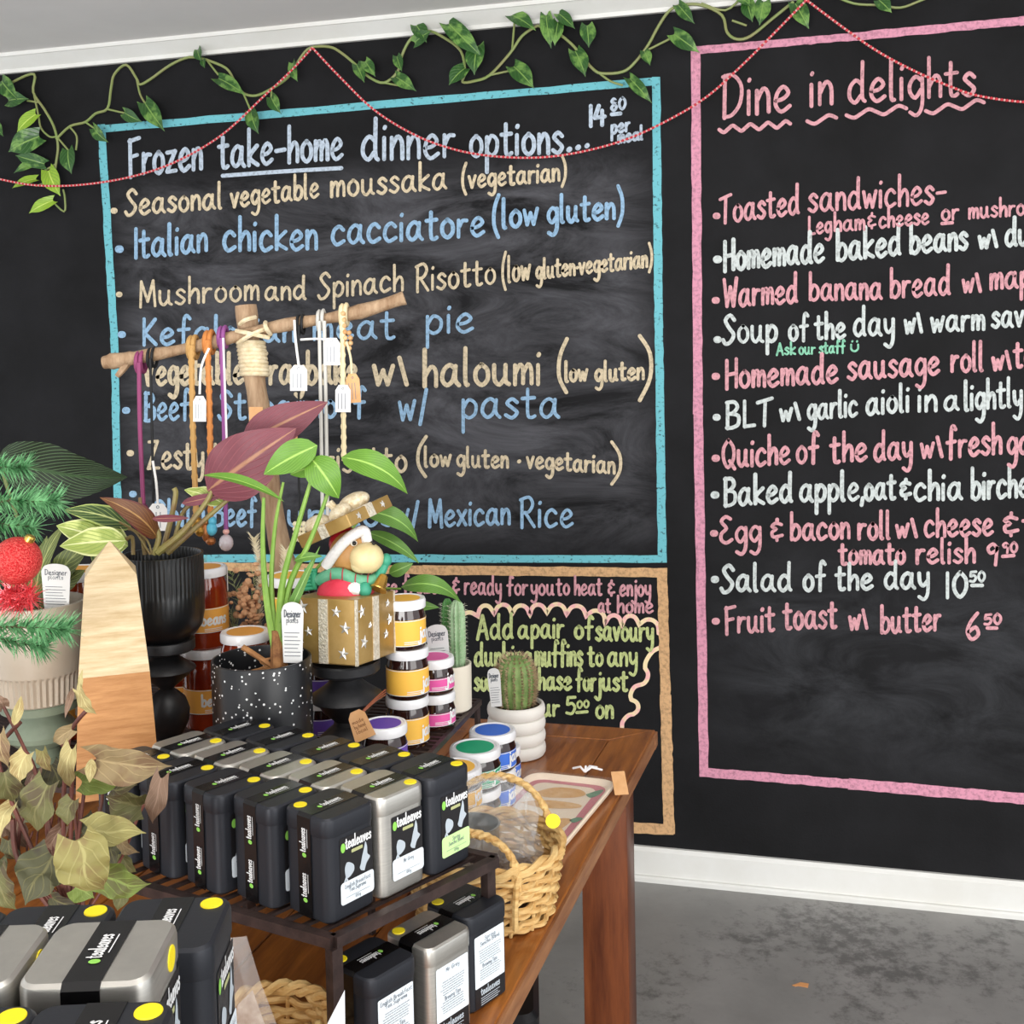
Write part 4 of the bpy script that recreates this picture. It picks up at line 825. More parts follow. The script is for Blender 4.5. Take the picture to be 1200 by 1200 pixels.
def plant_label(name, cx, cy, t, wpx, hpx, rot, root_label, words):
    s_ = t/F; p = dep(cx, cy, t); M2 = Matrix.Translation(p) @ Matrix((CR, -CU, -CF)).transposed().to_4x4() @ Matrix.Rotation(math.radians(rot), 4, 'Z') @ Matrix.Rotation(math.radians(-8), 4, 'X')
    r = thing('plant_label', root_label, 'plant label', p); m = MB(); w = wpx/2; hh = hpx/2
    m.poly([(x*s_, y*s_) for x, y in cat_rom([(-w, -hh*.7), (-w*.75, -hh*.95), (0, -hh*1.05), (w*.75, -hh*.95), (w, -hh*.7)], 4)+[(w*.85, hh), (-w*.85, hh)]], .0009, M2)
    wpart(m, 'stake', mat('plastic_label', 'dcdcda', .5), r, smooth=False)
    tx = MB(); fn = lambda u, v: M2 @ Vector((u*s_, v*s_, .0014))
    word_px(tx, words[0], -w*.75, -hh*.55, w*.75, -hh*.55, hpx*.07, hpx*.018, fn); word_px(tx, words[1], -w*.55, -hh*.36, w*.5, -hh*.36, hpx*.055, hpx*.012, fn)
    for k in range(7): ribbon(tx, [(-w*.72, hh*(-.02+.13*k)), (w*random.uniform(.4, .75), hh*(-.02+.13*k))], hpx*.011, fn, True)
    wpart(tx, 'label_lettering', mat('label_print', '5a5f66', .6), r, smooth=False)
plant_label('a', 343, 742, 1.76, 26, 72, 1, 'white plant label standing in the black speckled pot', ('Designer', 'plants'))
plant_label('b', 66, 688, 1.885, 34, 54, 2, 'white plant label in the beige planter behind the red bauble', ('Designer', 'plants'))
plant_label('c', 514, 760, 2.10, 26, 56, -6, 'white plant label in the cream pot of the column cacti', ('Designer', 'plants'))
plant_label('d', 580, 806, 2.335, 15, 46, -5, 'narrow white plant label beside the round cactus in the ribbed pot', ('Designer', 'plants'))
# wooden obelisk
t5 = 1.81; b5 = base(139, t5, RZ); OB = thing('wooden_obelisk', 'pointed two-tone mango wood obelisk, pale above and brown below, beside the ribbed black pot', 'ornament', b5, math.radians(34))
k5 = t5/F; zs = [0, SZ(139, 779, t5)-RZ, SZ(135, 668, t5)-RZ, SZ(133, 632, t5)-RZ]
def frust(mb, w0, z0, w1, z1):
    a, b_ = w0/2, w1/2
    mb.add([(-a, -a, z0), (a, -a, z0), (a, a, z0), (-a, a, z0), (-b_, -b_, z1), (b_, -b_, z1), (b_, b_, z1), (-b_, b_, z1)], [(3, 2, 1, 0), (4, 5, 6, 7), (0, 1, 5, 4), (1, 2, 6, 5), (2, 3, 7, 6), (3, 0, 4, 7)])
o1, o2 = MB(), MB(); wb, wm, wt = 92*k5, 77*k5, 56*k5
frust(o1, wb, 0, wm, zs[1]); frust(o2, wm, zs[1], wt, zs[2]); frust(o2, wt, zs[2], .002, zs[3])
o1.build('lower_body', mat('mango_wood_brown', '9a6636', .5, col2='c08c58', scale=7, stretch=(2, 2, 18), lo=.3, hi=.7, bump=.1, bscale=30), OB, smooth=False)['label'] = 'brown lower wood'
o2.build('upper_body', mat('mango_wood_pale', 'b89e74', .55, col2='dcc8a4', scale=7, stretch=(2, 2, 18), lo=.3, hi=.7, bump=.1, bscale=30), OB, smooth=False)['label'] = 'pale limewashed upper wood'

# ------------------------------------------------------------------ cacti
b6 = base(606, 2.42, TZ); RP = thing('planter_pot', 'white pot of stacked rounded rings holding the round cactus at the table end', 'pot', b6); k6 = 2.42/F
zt = SZ(606, 822, 2.42)-TZ; n = 4; pr = [(0, 0), (30*k6, 0)]
for i in range(n):
    for j in range(7): a = math.pi*j/6; pr.append(((30.5+3.6*math.sin(a))*k6, zt*(i+(1-math.cos(a))/2)/n))
pr += [(29*k6, zt-.001), (28*k6, zt*.93), (0, zt*.93)]
MB().lathe(pr, 48).build('ringed_pot', mat('white_stoneware', 'e6e2da', .55), RP); MB().lathe([(28*k6, zt*.93), (10*k6, zt*.96), (0, zt*.96)], 24).build('soil', soil, RP)
CT = thing('round_cactus', 'round spiny green cactus with brownish crown in the ringed white pot', 'cactus', (b6.x, b6.y, TZ+zt*.93))
hc, rc = SZ(606, 766, 2.42)-TZ-zt*.93, 22*k6
pr = [(rc*(.80+.20*math.sin(math.pi*min(.5, v*.9+.05)))*max(0, 1-max(0, (v-.4)/.6)**3.2)**.5, hc*v) for v in [i/18 for i in range(19)]]
pr[-1] = (0, hc*.985)
body = MB().lathe(pr, 96, ribs=16, amp=.0028, rz0=.002, rz1=hc*.96); body.build('stem', mat('cactus_green', '5c7a3c', .55, col2='8fa865', scale=40), CT)
sp = MB()
def spine(mb, p, d, l, r0):
    p = Vector(p); d = Vector(d).normalized(); a = d.cross(Vector((.3, .2, .9))).normalized(); b_ = d.cross(a); k = len(mb.v)
    mb.add([p+a*r0, p-a*r0*.5+b_*r0*.8, p-a*r0*.5-b_*r0*.8, p+d*l], [(0, 1, 3), (1, 2, 3), (2, 0, 3)])
for i in range(16):
    a0 = 2*math.pi*(i+.5)/16
    for j in range(16):
        v = .05+.95*j/16; q = min(range(len(pr)), key=lambda m_: abs(pr[m_][1]-hc*v)); rr = pr[q][0]
        for k in range(13): 
            a = a0+random.uniform(-.5, .5); spine(sp, (rr*math.cos(a0), rr*math.sin(a0), hc*v), (math.cos(a), math.sin(a), random.uniform(-.4, .7)+(v > .85)*.8), random.uniform(.008, .015), .0008)
sp.build('spines', mat('cactus_spines', 'd2bd98', .6, col2='93765a', scale=45), CT, smooth=False)
b7 = base(529, 2.15, RZ); k7 = 2.15/F; CP = thing('planter_pot', 'plain cream pot of the column cacti at the far corner of the wire rack', 'pot', b7); zt = SZ(529, 776, 2.15)-RZ
MB().lathe([(0, 0), (22*k7, 0), (24*k7, .003), (24.5*k7, zt), (22.5*k7, zt), (22*k7, zt*.85), (0, zt*.85)], 40).build('pot_wall', mat('cream_ceramic', 'e3dac8', .5), CP); MB().lathe([(22*k7, zt*.85), (0, zt*.88)], 24).build('soil', soil, CP)
for (px, yt, w, lab) in ((526, 703, 7.5, 'short dark green column cactus, left of the taller one behind the jam'), (537, 702, 9.5, 'tall pale green ribbed column cactus beside the chalk notice')):
    q = base(px, 2.15+(.02 if px < 530 else 0), RZ+zt*.85); o = thing('column_cactus', lab, 'cactus', q, 0); hh = SZ(px, yt, 2.15)-q.z
    r_ = w*k7; c_ = mat('column_cactus_'+('dark' if px < 530 else 'pale'), '3f7a3a' if px < 530 else '7fa374', .5, col2='5b9450' if px < 530 else 'a5c09a', scale=30)
    MB().lathe([(0, 0), (r_*.85, 0), (r_, hh*.3), (r_, hh*.8), (r_*.8, hh*.93), (r_*.4, hh*.99), (0, hh)], 60, ribs=10, amp=.004, rz0=.001, rz1=hh*.95).build('stem', c_, o)
    sp = MB()
    for i in range(10):
        for j in range(16):
            a = 2*math.pi*(i+.5)/10; z = hh*(.04+.93*j/16)
            for k in range(3): spine(sp, (r_*math.cos(a)*.98, r_*math.sin(a)*.98, z), (math.cos(a+random.uniform(-.7, .7)), math.sin(a+random.uniform(-.7, .7)), random.uniform(-.3, .5)), .006, .0004)
    sp.build('spines', mat('pale_spines', 'd8d6c2', .6), o, smooth=False)

# ------------------------------------------------------------------ gold gift box figurine
t8 = 1.9; bx = base(407, t8, ped_top); s8 = t8/F
GF = thing('christmas_figurine', 'gold gift box figurine with a red-suited reindeer lifting the lid, on the black pedestal', 'figurine', (b_.x, b_.y, ped_top+.004), math.radians(-9))
GF.rotation_euler = (Matrix.Rotation(math.radians(-4.5), 3, Vector((CR.x, CR.y, 0)).normalized()) @ Matrix.Rotation(math.radians(-9), 3, 'Z')).to_euler()
bwid = .118; bh = .103
goldp = mat('gold_paint', '9c7b3e', .38, .35, col2='b3935a', scale=12); goldl = mat('light_gold', 'd8c7a0', .4, .3); glit = mat('silver_gold_glitter', 'cfc3aa', .45, .4, col2='efe8d8', scale=220, bump=.8, bscale=300)
MB().rbox((0, 0, 0), bwid, bwid, .003, [(.002, 0), (0, .002), (0, bh-.001), (.001, bh)], 2).build('box', goldp, GF)
rb = MB(); rw = .017
for a in range(4):
    Mx = Matrix.Rotation(a*math.pi/2, 4, 'Z'); rb.box((-.002, -bwid/2-.0008, bh/2), (rw, .0022, bh-.002), Mx); rb.box((bwid/2-.001, -bwid/2+.001, bh/2), (.004, .004, bh), Mx)
rb.build('box_ribbon', glit, GF, smooth=False)
def star(mb, cx, cy, r, M, rot=0):
    P = []
    for i in range(10): a = rot+math.pi*i/5+math.pi/2; q = r if i % 2 == 0 else r*.42; P.append((cx+q*math.cos(a), cy+q*math.sin(a)))
    k = len(P); mb.add([(x, y, 0) for x, y in P]+[(cx, cy, .0035)], [(i, (i+1) % k, k) for i in range(k)], M)
sm = MB()
for a, l in ((0, [(-.042, .088, .0105), (-.03, .05, .007), (-.046, .032, .006), (.022, .083, .008), (.038, .058, .009), (.034, .018, .0085)]), (1, [(-.044, .083, .009), (-.02, .058, .005), (.036, .085, .006), (.042, .058, .008), (-.038, .034, .0095), (.03, .036, .007)])):
    Mf = Matrix.Rotation(a*math.pi/2, 4, 'Z') @ Matrix.Translation((0, -bwid/2-.0006, 0)) @ Matrix.Rotation(math.pi/2, 4, 'X')
    for x, z, r in l: star(sm, x, z, r*1.25, Mf, random.uniform(-.3, .3))
sm.build('stars', mat('silver_star', 'dcdad4', .35, .6), GF, smooth=False)
# the reindeer: positions measured in the plane facing the viewer
ax = (Matrix((CR, -CF, CU)).transposed())     # columns: right, towards viewer, up
Rinv = Matrix.Rotation(math.radians(9), 3, 'Z')
def loc(px, py, d=0.0):      # photo column/row at the figurine, d metres nearer the viewer -> local
    p = dep(px, py, t8)-CF*d; return Rinv @ (p-GF.location)
def ballp(mb, px, py, rx, rz, d=0, ry=None, rot=0, nu=20, nv=12):
    c = loc(px, py, d); M3 = Matrix.Translation(c) @ (Rinv @ ax).to_4x4() @ Matrix.Rotation(math.radians(rot), 4, 'Y'); ry = ry or (rx+rz)/2
    mb.ball((0, 0, 0), (rx*s8, ry*s8, rz*s8), M3, nu, nv)
cl = lambda n, c, r=.45, **k: mat('resin_'+n, c, r, **k)
q = MB(); ballp(q, 405, 697, 34, 28, .006, 28); q.build('red_suit', cl('red', 'c8203a', col2='e0455a', scale=20), GF)
q = MB(); ballp(q, 410, 648, 25, 27, .004, 18, 30); ballp(q, 392, 664, 14, 12, .0, 12, 0); q.build('head', cl('tan', 'c9985c', col2='b8854a', scale=25), GF)
hd = q
q = MB(); ballp(q, 431, 653, 20, 18, .026, 20, 0, 26, 16); ballp(q, 428, 660, 16, 11, .025, 16, -10); mz = q.build('muzzle', cl('cream', 'ead9a6', col2='dcc790', scale=30), GF)
q = MB(); q.tube(cat_rom([tuple(loc(429, 655, .047)), tuple(loc(434, 660, .0475)), tuple(loc(441, 661, .044)), tuple(loc(446, 657, .039))], 4), .0011, 6); q.build('mouth_line', cl('brown', '9a7a4c'), GF)
q = MB(); ballp(q, 416, 636, 4.2, 3.6, .030, 3); q.build('eye_white', cl('eyewhite', 'f0ece0'), GF); q = MB(); ballp(q, 417, 636, 2.6, 2.6, .033, 2.6); ballp(q, 440, 636, 2.2, 2, .036, 2.2); q.build('eye_pupil', cl('black', '15120f', .2), GF)
q = MB(); ballp(q, 408, 642, 27, 22, -.012, 20, 32); q.build('santa_hat', cl('red2', 'b01c2c'), GF)
q = MB(); q.tube(cat_rom([tuple(loc(383, 663, .02)), tuple(loc(393, 649, .03)), tuple(loc(404, 636, .034)), tuple(loc(416, 626, .032)), tuple(loc(427, 622, .022)), tuple(loc(430, 634, .016))], 5), [6.5*s8]*26, 12); q.build('hat_trim', cl('white', 'e8e6e4', .7, bump=.6, bscale=160), GF)
q = MB(); q.tube(cat_rom([tuple(loc(374, 680, .012)), tuple(loc(388, 673, .022)), tuple(loc(402, 672, .027)), tuple(loc(420, 679, .027)), tuple(loc(436, 680, .023)), tuple(loc(443, 676, .01))], 5), [7.5*s8]*26, 12); q.build('scarf', cl('green', '3f9a74', col2='6fae8c', scale=40), GF)
q = MB()
for x_, y_, d_ in ((390, 673.5, .023), (404, 673, .027), (419, 679, .027), (433, 680, .024)):
    c_ = loc(x_, y_, d_); q.tube([c_+(Rinv @ (CU*math.cos(a)-CF*math.sin(a)))*7.9*s8 for a in [i*math.pi/8 for i in range(17)]], .9*s8, 5, None, False)
q.build('scarf_stripes', cl('stripe', 'a8404a'), GF)
q = MB()
for k in range(6):
    q.tube([loc(372, 668+k*4, .014), loc(357, 668+k*4.4, .010)], [2.3*s8, 2.5*s8], 7)
ballp(q, 369, 679, 4.5, 12, .012, 6); q.build('scarf_fringe', cl('green2', '2f9068'), GF)
q = MB(); q.tube([loc(409, 690, .03), loc(419, 688, .034), loc(425, 690, .034)], [7*s8, 8.5*s8, 6.5*s8], 12); q.build('cuff', cl('white', 'e8e6e4'), GF)
q = MB(); ballp(q, 430, 689, 8, 9, .034, 8); ballp(q, 453, 656, 6.5, 8, .018, 7); q.tube([loc(443, 680, .02), loc(452, 660, .018)], [6*s8, 5*s8], 10); q.build('mittens', cl('green3', '3c9a7c'), GF)
q = MB(); Mb = Matrix.Translation(loc(447, 685, .034)) @ (Rinv @ ax).to_4x4() @ Matrix.Rotation(math.radians(20), 4, 'Y') @ Matrix.Rotation(math.radians(25), 4, 'X')
q.lathe([(10*s8, -5*s8), (10.5*s8, -4*s8), (8*s8, 0), (6.5*s8, 7*s8), (5*s8, 13*s8), (2*s8, 15.5*s8), (0, 16*s8)], 24, Mb); q.build('bell', mat('gold_bell', 'c79a4a', .25, .8), GF)
# tilted lid with bow
Ml = Matrix.Translation(loc(404, 611, .012)) @ (Rinv @ ax).to_4x4() @ Matrix.Rotation(math.radians(-25), 4, 'Y') @ Matrix.Rotation(math.radians(-3), 4, 'X') @ Matrix.Rotation(math.radians(33), 4, 'Z')
lw = .116; lh = .021
ld = MB().rbox((0, 0, 0), lw, lw, .003, [(.001, -lh/2), (0, -lh/2+.001), (0, lh/2-.001), (.001, lh/2)], 2, Ml).build('lid', goldp, GF)
q = MB()
for a in range(4):
    Mx = Ml @ Matrix.Rotation(a*math.pi/2, 4, 'Z'); q.box((0, -lw/2-.0006, 0), (rw, .002, lh), Mx)
q.box((0, 0, lh/2+.0006), (rw, lw, .0015), Ml); q.box((0, 0, lh/2+.0006), (lw, rw, .0016), Ml)
q.build('lid_ribbon', glit, ld, smooth=False)
sm = MB()
for a in (0, 1):
    Mf = Ml @ Matrix.Rotation(a*math.pi/2, 4, 'Z') @ Matrix.Translation((0, -lw/2-.0006, 0)) @ Matrix.Rotation(math.pi/2, 4, 'X')
    for x in (-.034, .032): star(sm, x, 0, .007, Mf, .4)
sm.build('lid_stars', MATS['silver_star'], ld, smooth=False)
q = MB()
ballp(q, 414, 589, 20, 11, .014, 13, -26); ballp(q, 374, 615, 17, 12, .02, 12, -14); ballp(q, 400, 601, 15, 10, .032, 9, -38)
q.tube([loc(398, 600, .03), loc(388, 590, .03), loc(383, 592, .03)], [4*s8, 5*s8, 2*s8], 10)
q.tube([loc(404, 600, .034), loc(396, 612, .036), loc(388, 622, .036)], [5*s8, 7*s8, 5*s8], 10)
q.build('bow', mat('champagne_bow', 'c9b48c', .5, .25, col2='e6dcc4', scale=120, bump=.5, bscale=200), ld)
# ------------------------------------------------------------------ leafy plants
def px_leaf(mb, q, t, hwpx, **k):   # q = (x0, y0, x1, y1[, dt0, dt1])
    d0, d1 = (q[4], q[5]) if len(q) > 4 else (0, 0)
    mb.leaf(dep(q[0], q[1], t+d0), dep(q[2], q[3], t+d1), hwpx*t/F, **k)
def px_tube(mb, l, t, rpx, dt=None, n=7):
    P = [tuple(dep(x, y, t+(dt[i] if dt else 0))) for i, (x, y) in enumerate(l)]; P = cat_rom(P, 5)
    r = rpx if not hasattr(rpx, '__len__') else [rpx[0]+(rpx[1]-rpx[0])*i/(len(P)-1) for i in range(len(P))]
    mb.tube(P, [x*t/F for x in r] if hasattr(r, '__len__') else r*t/F, n)
# burgundy-leaved plant in the ribbed black pot
PH = thing('potted_plant', 'plant with large burgundy and pale variegated leaves growing from the ribbed black pot', 'plant', (b2.x, b2.y, RZ+p2t+zr*.84))
burg = leafmat('burgundy_leaf', '7c3e49', '8c4d55', 5, .9, .12, rough=.55, mid='a8785c')
bron = leafmat('bronze_leaf', '6e4426', '8c6038', 6, .7, .15, edge='5a2320', rough=.4, mid='a8804c')
vari = leafmat('variegated_leaf', 'a3b455', '7f9a45', 6, .6, .3, edge='d7dc9c', rough=.45, mid='dbe0a2', blotch='c6d07c')
varid = leafmat('variegated_dark_leaf', '3f5a2c', 'a6b868', 6, .5, .18, edge='b3c46e', rough=.4, mid='c3cc86')
def one(parent, mname, m, t, q, hw, label=None, **k):
    mb = MB(); px_leaf(mb, q, t, hw, **k); o = wpart(mb, 'leaf', m, parent)
    if label: o['label'] = label
    return o
tp_ = 1.93
one(PH, '', burg, tp_, (243, 575, 347, 502, 0, -.03), 37, 'nearest broad burgundy leaf', face=-CF, arch=.10, fold=-.12, wav=.05, nu=10, nv=18)
one(PH, '', burg, tp_+.06, (285, 520, 384, 471, 0, 0), 24, 'upper burgundy leaf behind the broad one', face=-CF, arch=.16, fold=-.1, wav=.03, nu=8, nv=16)
one(PH, '', bron, tp_, (184, 630, 117, 583, 0, -.05), 15, 'curled bronze leaf', face=-CF*.8+CU*.5+CR*.3, arch=.22, fold=.15, nu=8, nv=14)
one(PH, '', burg, tp_-.02, (178, 608, 222, 607, 0, -.02), 4.5, face=-CF, arch=-.05, fold=.3)
one(PH, '', vari, tp_, (150, 640, 66, 616, 0, -.03), 22, 'pale variegated leaf', face=-CF*.9+CU*.5, arch=.06, fold=.05, wav=.1, nu=10, nv=16)
one(PH, '', vari, tp_-.03, (148, 634, 70, 640, 0, -.03), 18, 'pale variegated leaf', face=-CF*.9+CU*.3, arch=.1, fold=.05, wav=.12, nu=10, nv=16)
one(PH, '', varid, tp_+.02, (154, 618, 74, 598, 0, -.04), 15, 'dark green leaf with pale margin', face=-CF*.8+CU*.7, arch=.12, fold=.05, wav=.06, nu=8, nv=14)
one(PH, '', vari, tp_+.03, (262, 590, 216, 574, 0, 0), 11, 'pale variegated leaf', face=-CF*.7+CU*.5, arch=.1, fold=.05, wav=.15, nu=8, nv=12)
one(PH, '', vari, tp_+.04, (245, 582, 293, 560, 0, 0), 8, 'pale variegated leaf', face=-CF*.7+CU*.5, arch=.1, fold=.05, wav=.15, nu=8, nv=12)
one(PH, '', burg, tp_+.02, (213, 590, 272, 577, 0, 0), 6, face=-CF, arch=.15, fold=.2)
one(PH, '', varid, tp_+.05, (118, 628, 110, 662, 0, -.02), 8, face=-CF, arch=.1)
st = MB()
px_tube(st, [(184, 648), (215, 622), (242, 588), (250, 570)], tp_, (4.5, 2.2)); px_tube(st, [(196, 648), (232, 616), (262, 590), (286, 570)], tp_+.02, (3.8, 2)); px_tube(st, [(180, 650), (186, 630), (182, 615)], tp_, 3.2)
px_tube(st, [(170, 650), (166, 620), (164, 583)], tp_+.01, (3, 2.2)); px_tube(st, [(176, 650), (160, 625), (150, 620)], tp_, 1.2); px_tube(st, [(178, 650), (170, 630), (140, 612)], tp_, 1.2); px_tube(st, [(156, 650), (155, 630), (148, 632)], tp_, 2.4); px_tube(st, [(190, 648), (200, 610), (206, 580), (204, 572)], tp_+.03, (3.4, 3)); px_tube(st, [(200, 648), (212, 606), (222, 592)], tp_+.03, 2.4)
wpart(st, 'stems', mat('plum_stem', '7a5a3c', .5, col2='8a8348', scale=22), PH)
# dark big leaf and companions of the beige planter
BL = thing('potted_plant', 'plant in the beige planter with one large dark green ribbed leaf across the wall', 'plant', (b4.x, b4.y, RZ+.3))
dark = leafmat('dark_ribbed_leaf', '16270f', '5f7c54', 15, .55, .2, rough=.6, mid='2f4a26')
one(BL, '', dark, 2.0, (-2, 536, 147, 562, 0, .02), 37, 'large dark green ribbed leaf', face=-CF*.9-CU*.3, arch=.10, fold=.12, wav=.05, nu=12, nv=26, curl=.08)
oliv = leafmat('olive_leaf', '66743a', 'a6ae6a', 6, .5, .15, rough=.5)
for q, h in (((62, 680, 108, 632), 14), ((45, 690, 78, 612), 10), ((40, 700, 55, 628), 12), ((70, 690, 100, 668), 11), ((30, 700, 20, 640), 12), ((60, 692, 50, 645), 9)):
    one(BL, '', oliv, 1.93, q, h, face=-CF+CR*random.uniform(-.4, .4), arch=.15, fold=.15, wav=.05)
st = MB(); px_tube(st, [(45, 715), (30, 640), (5, 560), (-2, 536)], 1.97, 2.2)
for x in (35, 50, 62): px_tube(st, [(48, 715), (x, 690), (x+4, 670)], 1.93, 1.4)
wpart(st, 'stems', mat('olive_stem', '5f6b3a', .5), BL)
# green plant in the speckled pot
GPn = thing('potted_plant', 'tall plant with bright green arching leaves growing from the speckled black pot', 'plant', (b3.x, b3.y, RZ+h3*.8))
br = leafmat('bright_green_leaf', '62922c', '7cab40', 7, .8, .1, rough=.4, mid='9cc25c'); md = leafmat('mid_green_leaf', '5a8732', '729c46', 7, .8, .1, rough=.4, mid='8db65a')
tg_ = 1.78
for q, h, k in (((238, 557, 333, 588), 8, dict(face=-CF*.7+CU, arch=.1, fold=.3, prof='lance')), ((372, 522, 309, 556), 19, dict(face=-CF+CU*.3, arch=.1, fold=.15)), ((372, 545, 340, 556), 12, dict(face=-CF+CU*.4, arch=.05)),
                ((364, 536, 397, 584), 20, dict(face=-CF+CU*.5, arch=.22, fold=.12)), ((400, 536, 479, 575), 18, dict(face=-CF*.8+CU*.6, arch=.2, fold=.12, curl=.15)), ((428, 600, 491, 632), 13, dict(face=-CF*.8+CU*.6, arch=.28, fold=.15, curl=.15)),
                ((430, 624, 491, 660), 9, dict(face=-CF*.8+CU*.7, arch=.15, fold=.15)), ((470, 688, 541, 702), 12, dict(face=-CF*.8+CU*.6, arch=.3, fold=.1, curl=.2)), ((456, 672, 484, 660), 8, dict(face=-CF, arch=.1)),
                ((463, 712, 515, 712), 8, dict(face=-CF+CU*.5, arch=.15)), ((463, 700, 490, 725), 9, dict(face=-CF+CU*.5, arch=.15)), ((345, 657, 378, 652), 6, dict(face=-CF+CU*.6, arch=.15)), ((318, 765, 375, 640), 6, dict(face=-CF, arch=.05, fold=.3, prof='lance'))):
    dt = .24 if q[2] > 480 or q[0] > 420 else 0
    one(GPn, '', br if q[1] < 560 else md, tg_+dt, q, h, **k)
st = MB()
for l, r, dt in (([(323, 765), (312, 700), (308, 640), (309, 583)], (5, 2), 0), ([(325, 765), (318, 690), (322, 620), (332, 565)], (4, 1.6), .01), ([(327, 765), (330, 690), (348, 620), (370, 545)], (5, 2), -.01), ([(329, 765), (338, 690), (365, 630), (390, 562)], (5, 1.8), 0),
                 ([(330, 765), (345, 700), (395, 640), (428, 602)], (3, 1.3), .24), ([(330, 765), (372, 700), (420, 690), (470, 690)], (3, 1.3), .24), ([(330, 765), (372, 720), (425, 640), (432, 626)], (3, 1.2), .24)):
    px_tube(st, l, tg_, r, [dt*min(1, i*.75) for i in range(len(l))])
wpart(st, 'stems', mat('green_stem', '6c9236', .45, col2='86a84c', scale=16), GPn)
st = MB(); px_tube(st, [(326, 800), (326, 770), (325, 752), (324, 738)], tg_, (10, 7))
for k in range(10): px_tube(st, [(326+random.uniform(-9, 9), 770), (326+random.uniform(-26, 12), 778+random.uniform(-4, 5)), (312+random.uniform(-18, 20), 786)], tg_, 1.2)
px_tube(st, [(318, 780), (300, 768), (284, 758)], tg_, (3, 3.5)); wpart(st, 'dry_base', mat('dry_sheath', 'a9784a', .8, col2='6d4526', scale=50), GPn)

# wilted plant in the lower left
WPp = base(95, 1.32, TZ); WT = thing('planter_pot', 'dark pot of the wilted plant, hidden behind the near tea tins', 'pot', WPp)
MB().lathe([(0, 0), (.05, 0), (.065, .12), (.06, .12), (.057, .105), (0, .105)], 32).build('pot_wall', mat('dark_clay', '3a2a24', .6), WT); MB().lathe([(.057, .105), (0, .11)], 24).build('soil', soil, WT)
WV = thing('wilted_plant', 'wilting plant with crumpled yellow-green and brown heart leaves behind the near tea tins', 'plant', (WPp.x, WPp.y, TZ+.1))
def wl_m(n, c, v, b_): return leafmat('wilted_'+n, c, v, 4, .6, .1, rough=.7, mid=v, blotch=b_)
wm = {'y': wl_m('yellow', '948c50', '9f9860', '7c6a40'), 'g': wl_m('green', '73853a', '82924a', '5f6034'), 't': wl_m('tan', '8c7853', '9a8660', '6e563c'), 'o': wl_m('olive', '66653a', '747048', '4c4129'), 'd': wl_m('dark', '4c4c30', '66623e', '3a3426'), 'c': wl_m('cream', 'b0a26c', 'bcb07c', '8e7a4c'), 'b': wl_m('brown', '7f6450', '8c7260', '604434')}
wl = [(92, 985, 121, 1046, 33, 'y', -.10), (115, 1024, 174, 1040, 25, 'g', -.05), (104, 974, 169, 975, 20, 'y', -.07), (113, 890, 201, 898, 22, 't', .0), (189, 912, 178, 966, 13, 'b', -.02), (96, 916, 146, 911, 17, 'g', .02), (166, 944, 124, 933, 22, 'o', .0), (56, 920, 40, 978, 23, 'o', -.04), (62, 1003, 28, 1060, 30, 'd', -.06),
      (-2, 1022, 18, 1068, 20, 'o', -.05), (14, 945, 0, 982, 13, 'c', -.05), (32, 884, 24, 917, 17, 'c', -.02), (84, 878, 82, 925, 12, 'c', .0), (107, 894, 105, 917, 6, 'c', -.01), (94, 810, 114, 838, 9, 'c', .0), (93, 812, 97, 784, 4, 'c', .0), (84, 812, 76, 840, 4, 'b', .0), (84, 855, 60, 871, 9, 't', .0), (18, 844, 25, 816, 6, 'c', .0), (86, 938, 79, 968, 15, 'o', -.05),
      (4, 828, -6, 812, 8, 'b', .0), (5, 905, 15, 940, 16, 'o', .0), (60, 896, 70, 925, 13, 'd', .05), (0, 860, 10, 900, 10, 't', .0), (142, 985, 160, 1000, 10, 't', .02), (72, 970, 52, 1000, 10, 'b', .03), (88, 1040, 110, 1052, 15, 'g', .0), (50, 880, 60, 905, 9, 'y', .03), (130, 925, 158, 920, 14, 'o', .04), (110, 955, 100, 985, 12, 'd', .04), (30, 930, 15, 960, 14, 'o', .05), (10, 985, 30, 1010, 14, 'd', .04), (120, 1005, 140, 1025, 14, 'o', .04), (60, 1050, 90, 1062, 16, 'd', .03)]
rw_ = random.Random(11)
for k in range(26):
    x, y = rw_.uniform(-5, 150), rw_.uniform(900, 1070); wl.append((x, y, x+rw_.uniform(-22, 22), y+rw_.uniform(12, 34), rw_.uniform(9, 15), rw_.choice('ddoobb'), rw_.uniform(.03, .09)))
for x0, y0, x1, y1, h, c_, dt in wl:
    mb = MB(); t = 1.30+dt; px_leaf(mb, (x0, y0, x1, y1, 0, random.uniform(-.03, .02)), t, h, face=-CF+CR*random.uniform(-.5, .5)+CU*random.uniform(-.2, .7), arch=random.uniform(.05, .22), fold=random.uniform(-.2, .3), wav=.14, lobe=.22, crump=.16, nu=12, nv=16, prof='heart' if h > 7 else 'ovate', curl=random.uniform(0, .2), twist=random.uniform(-.25, .25))
    wpart(mb, 'leaf', wm[c_], WV)
st = MB()
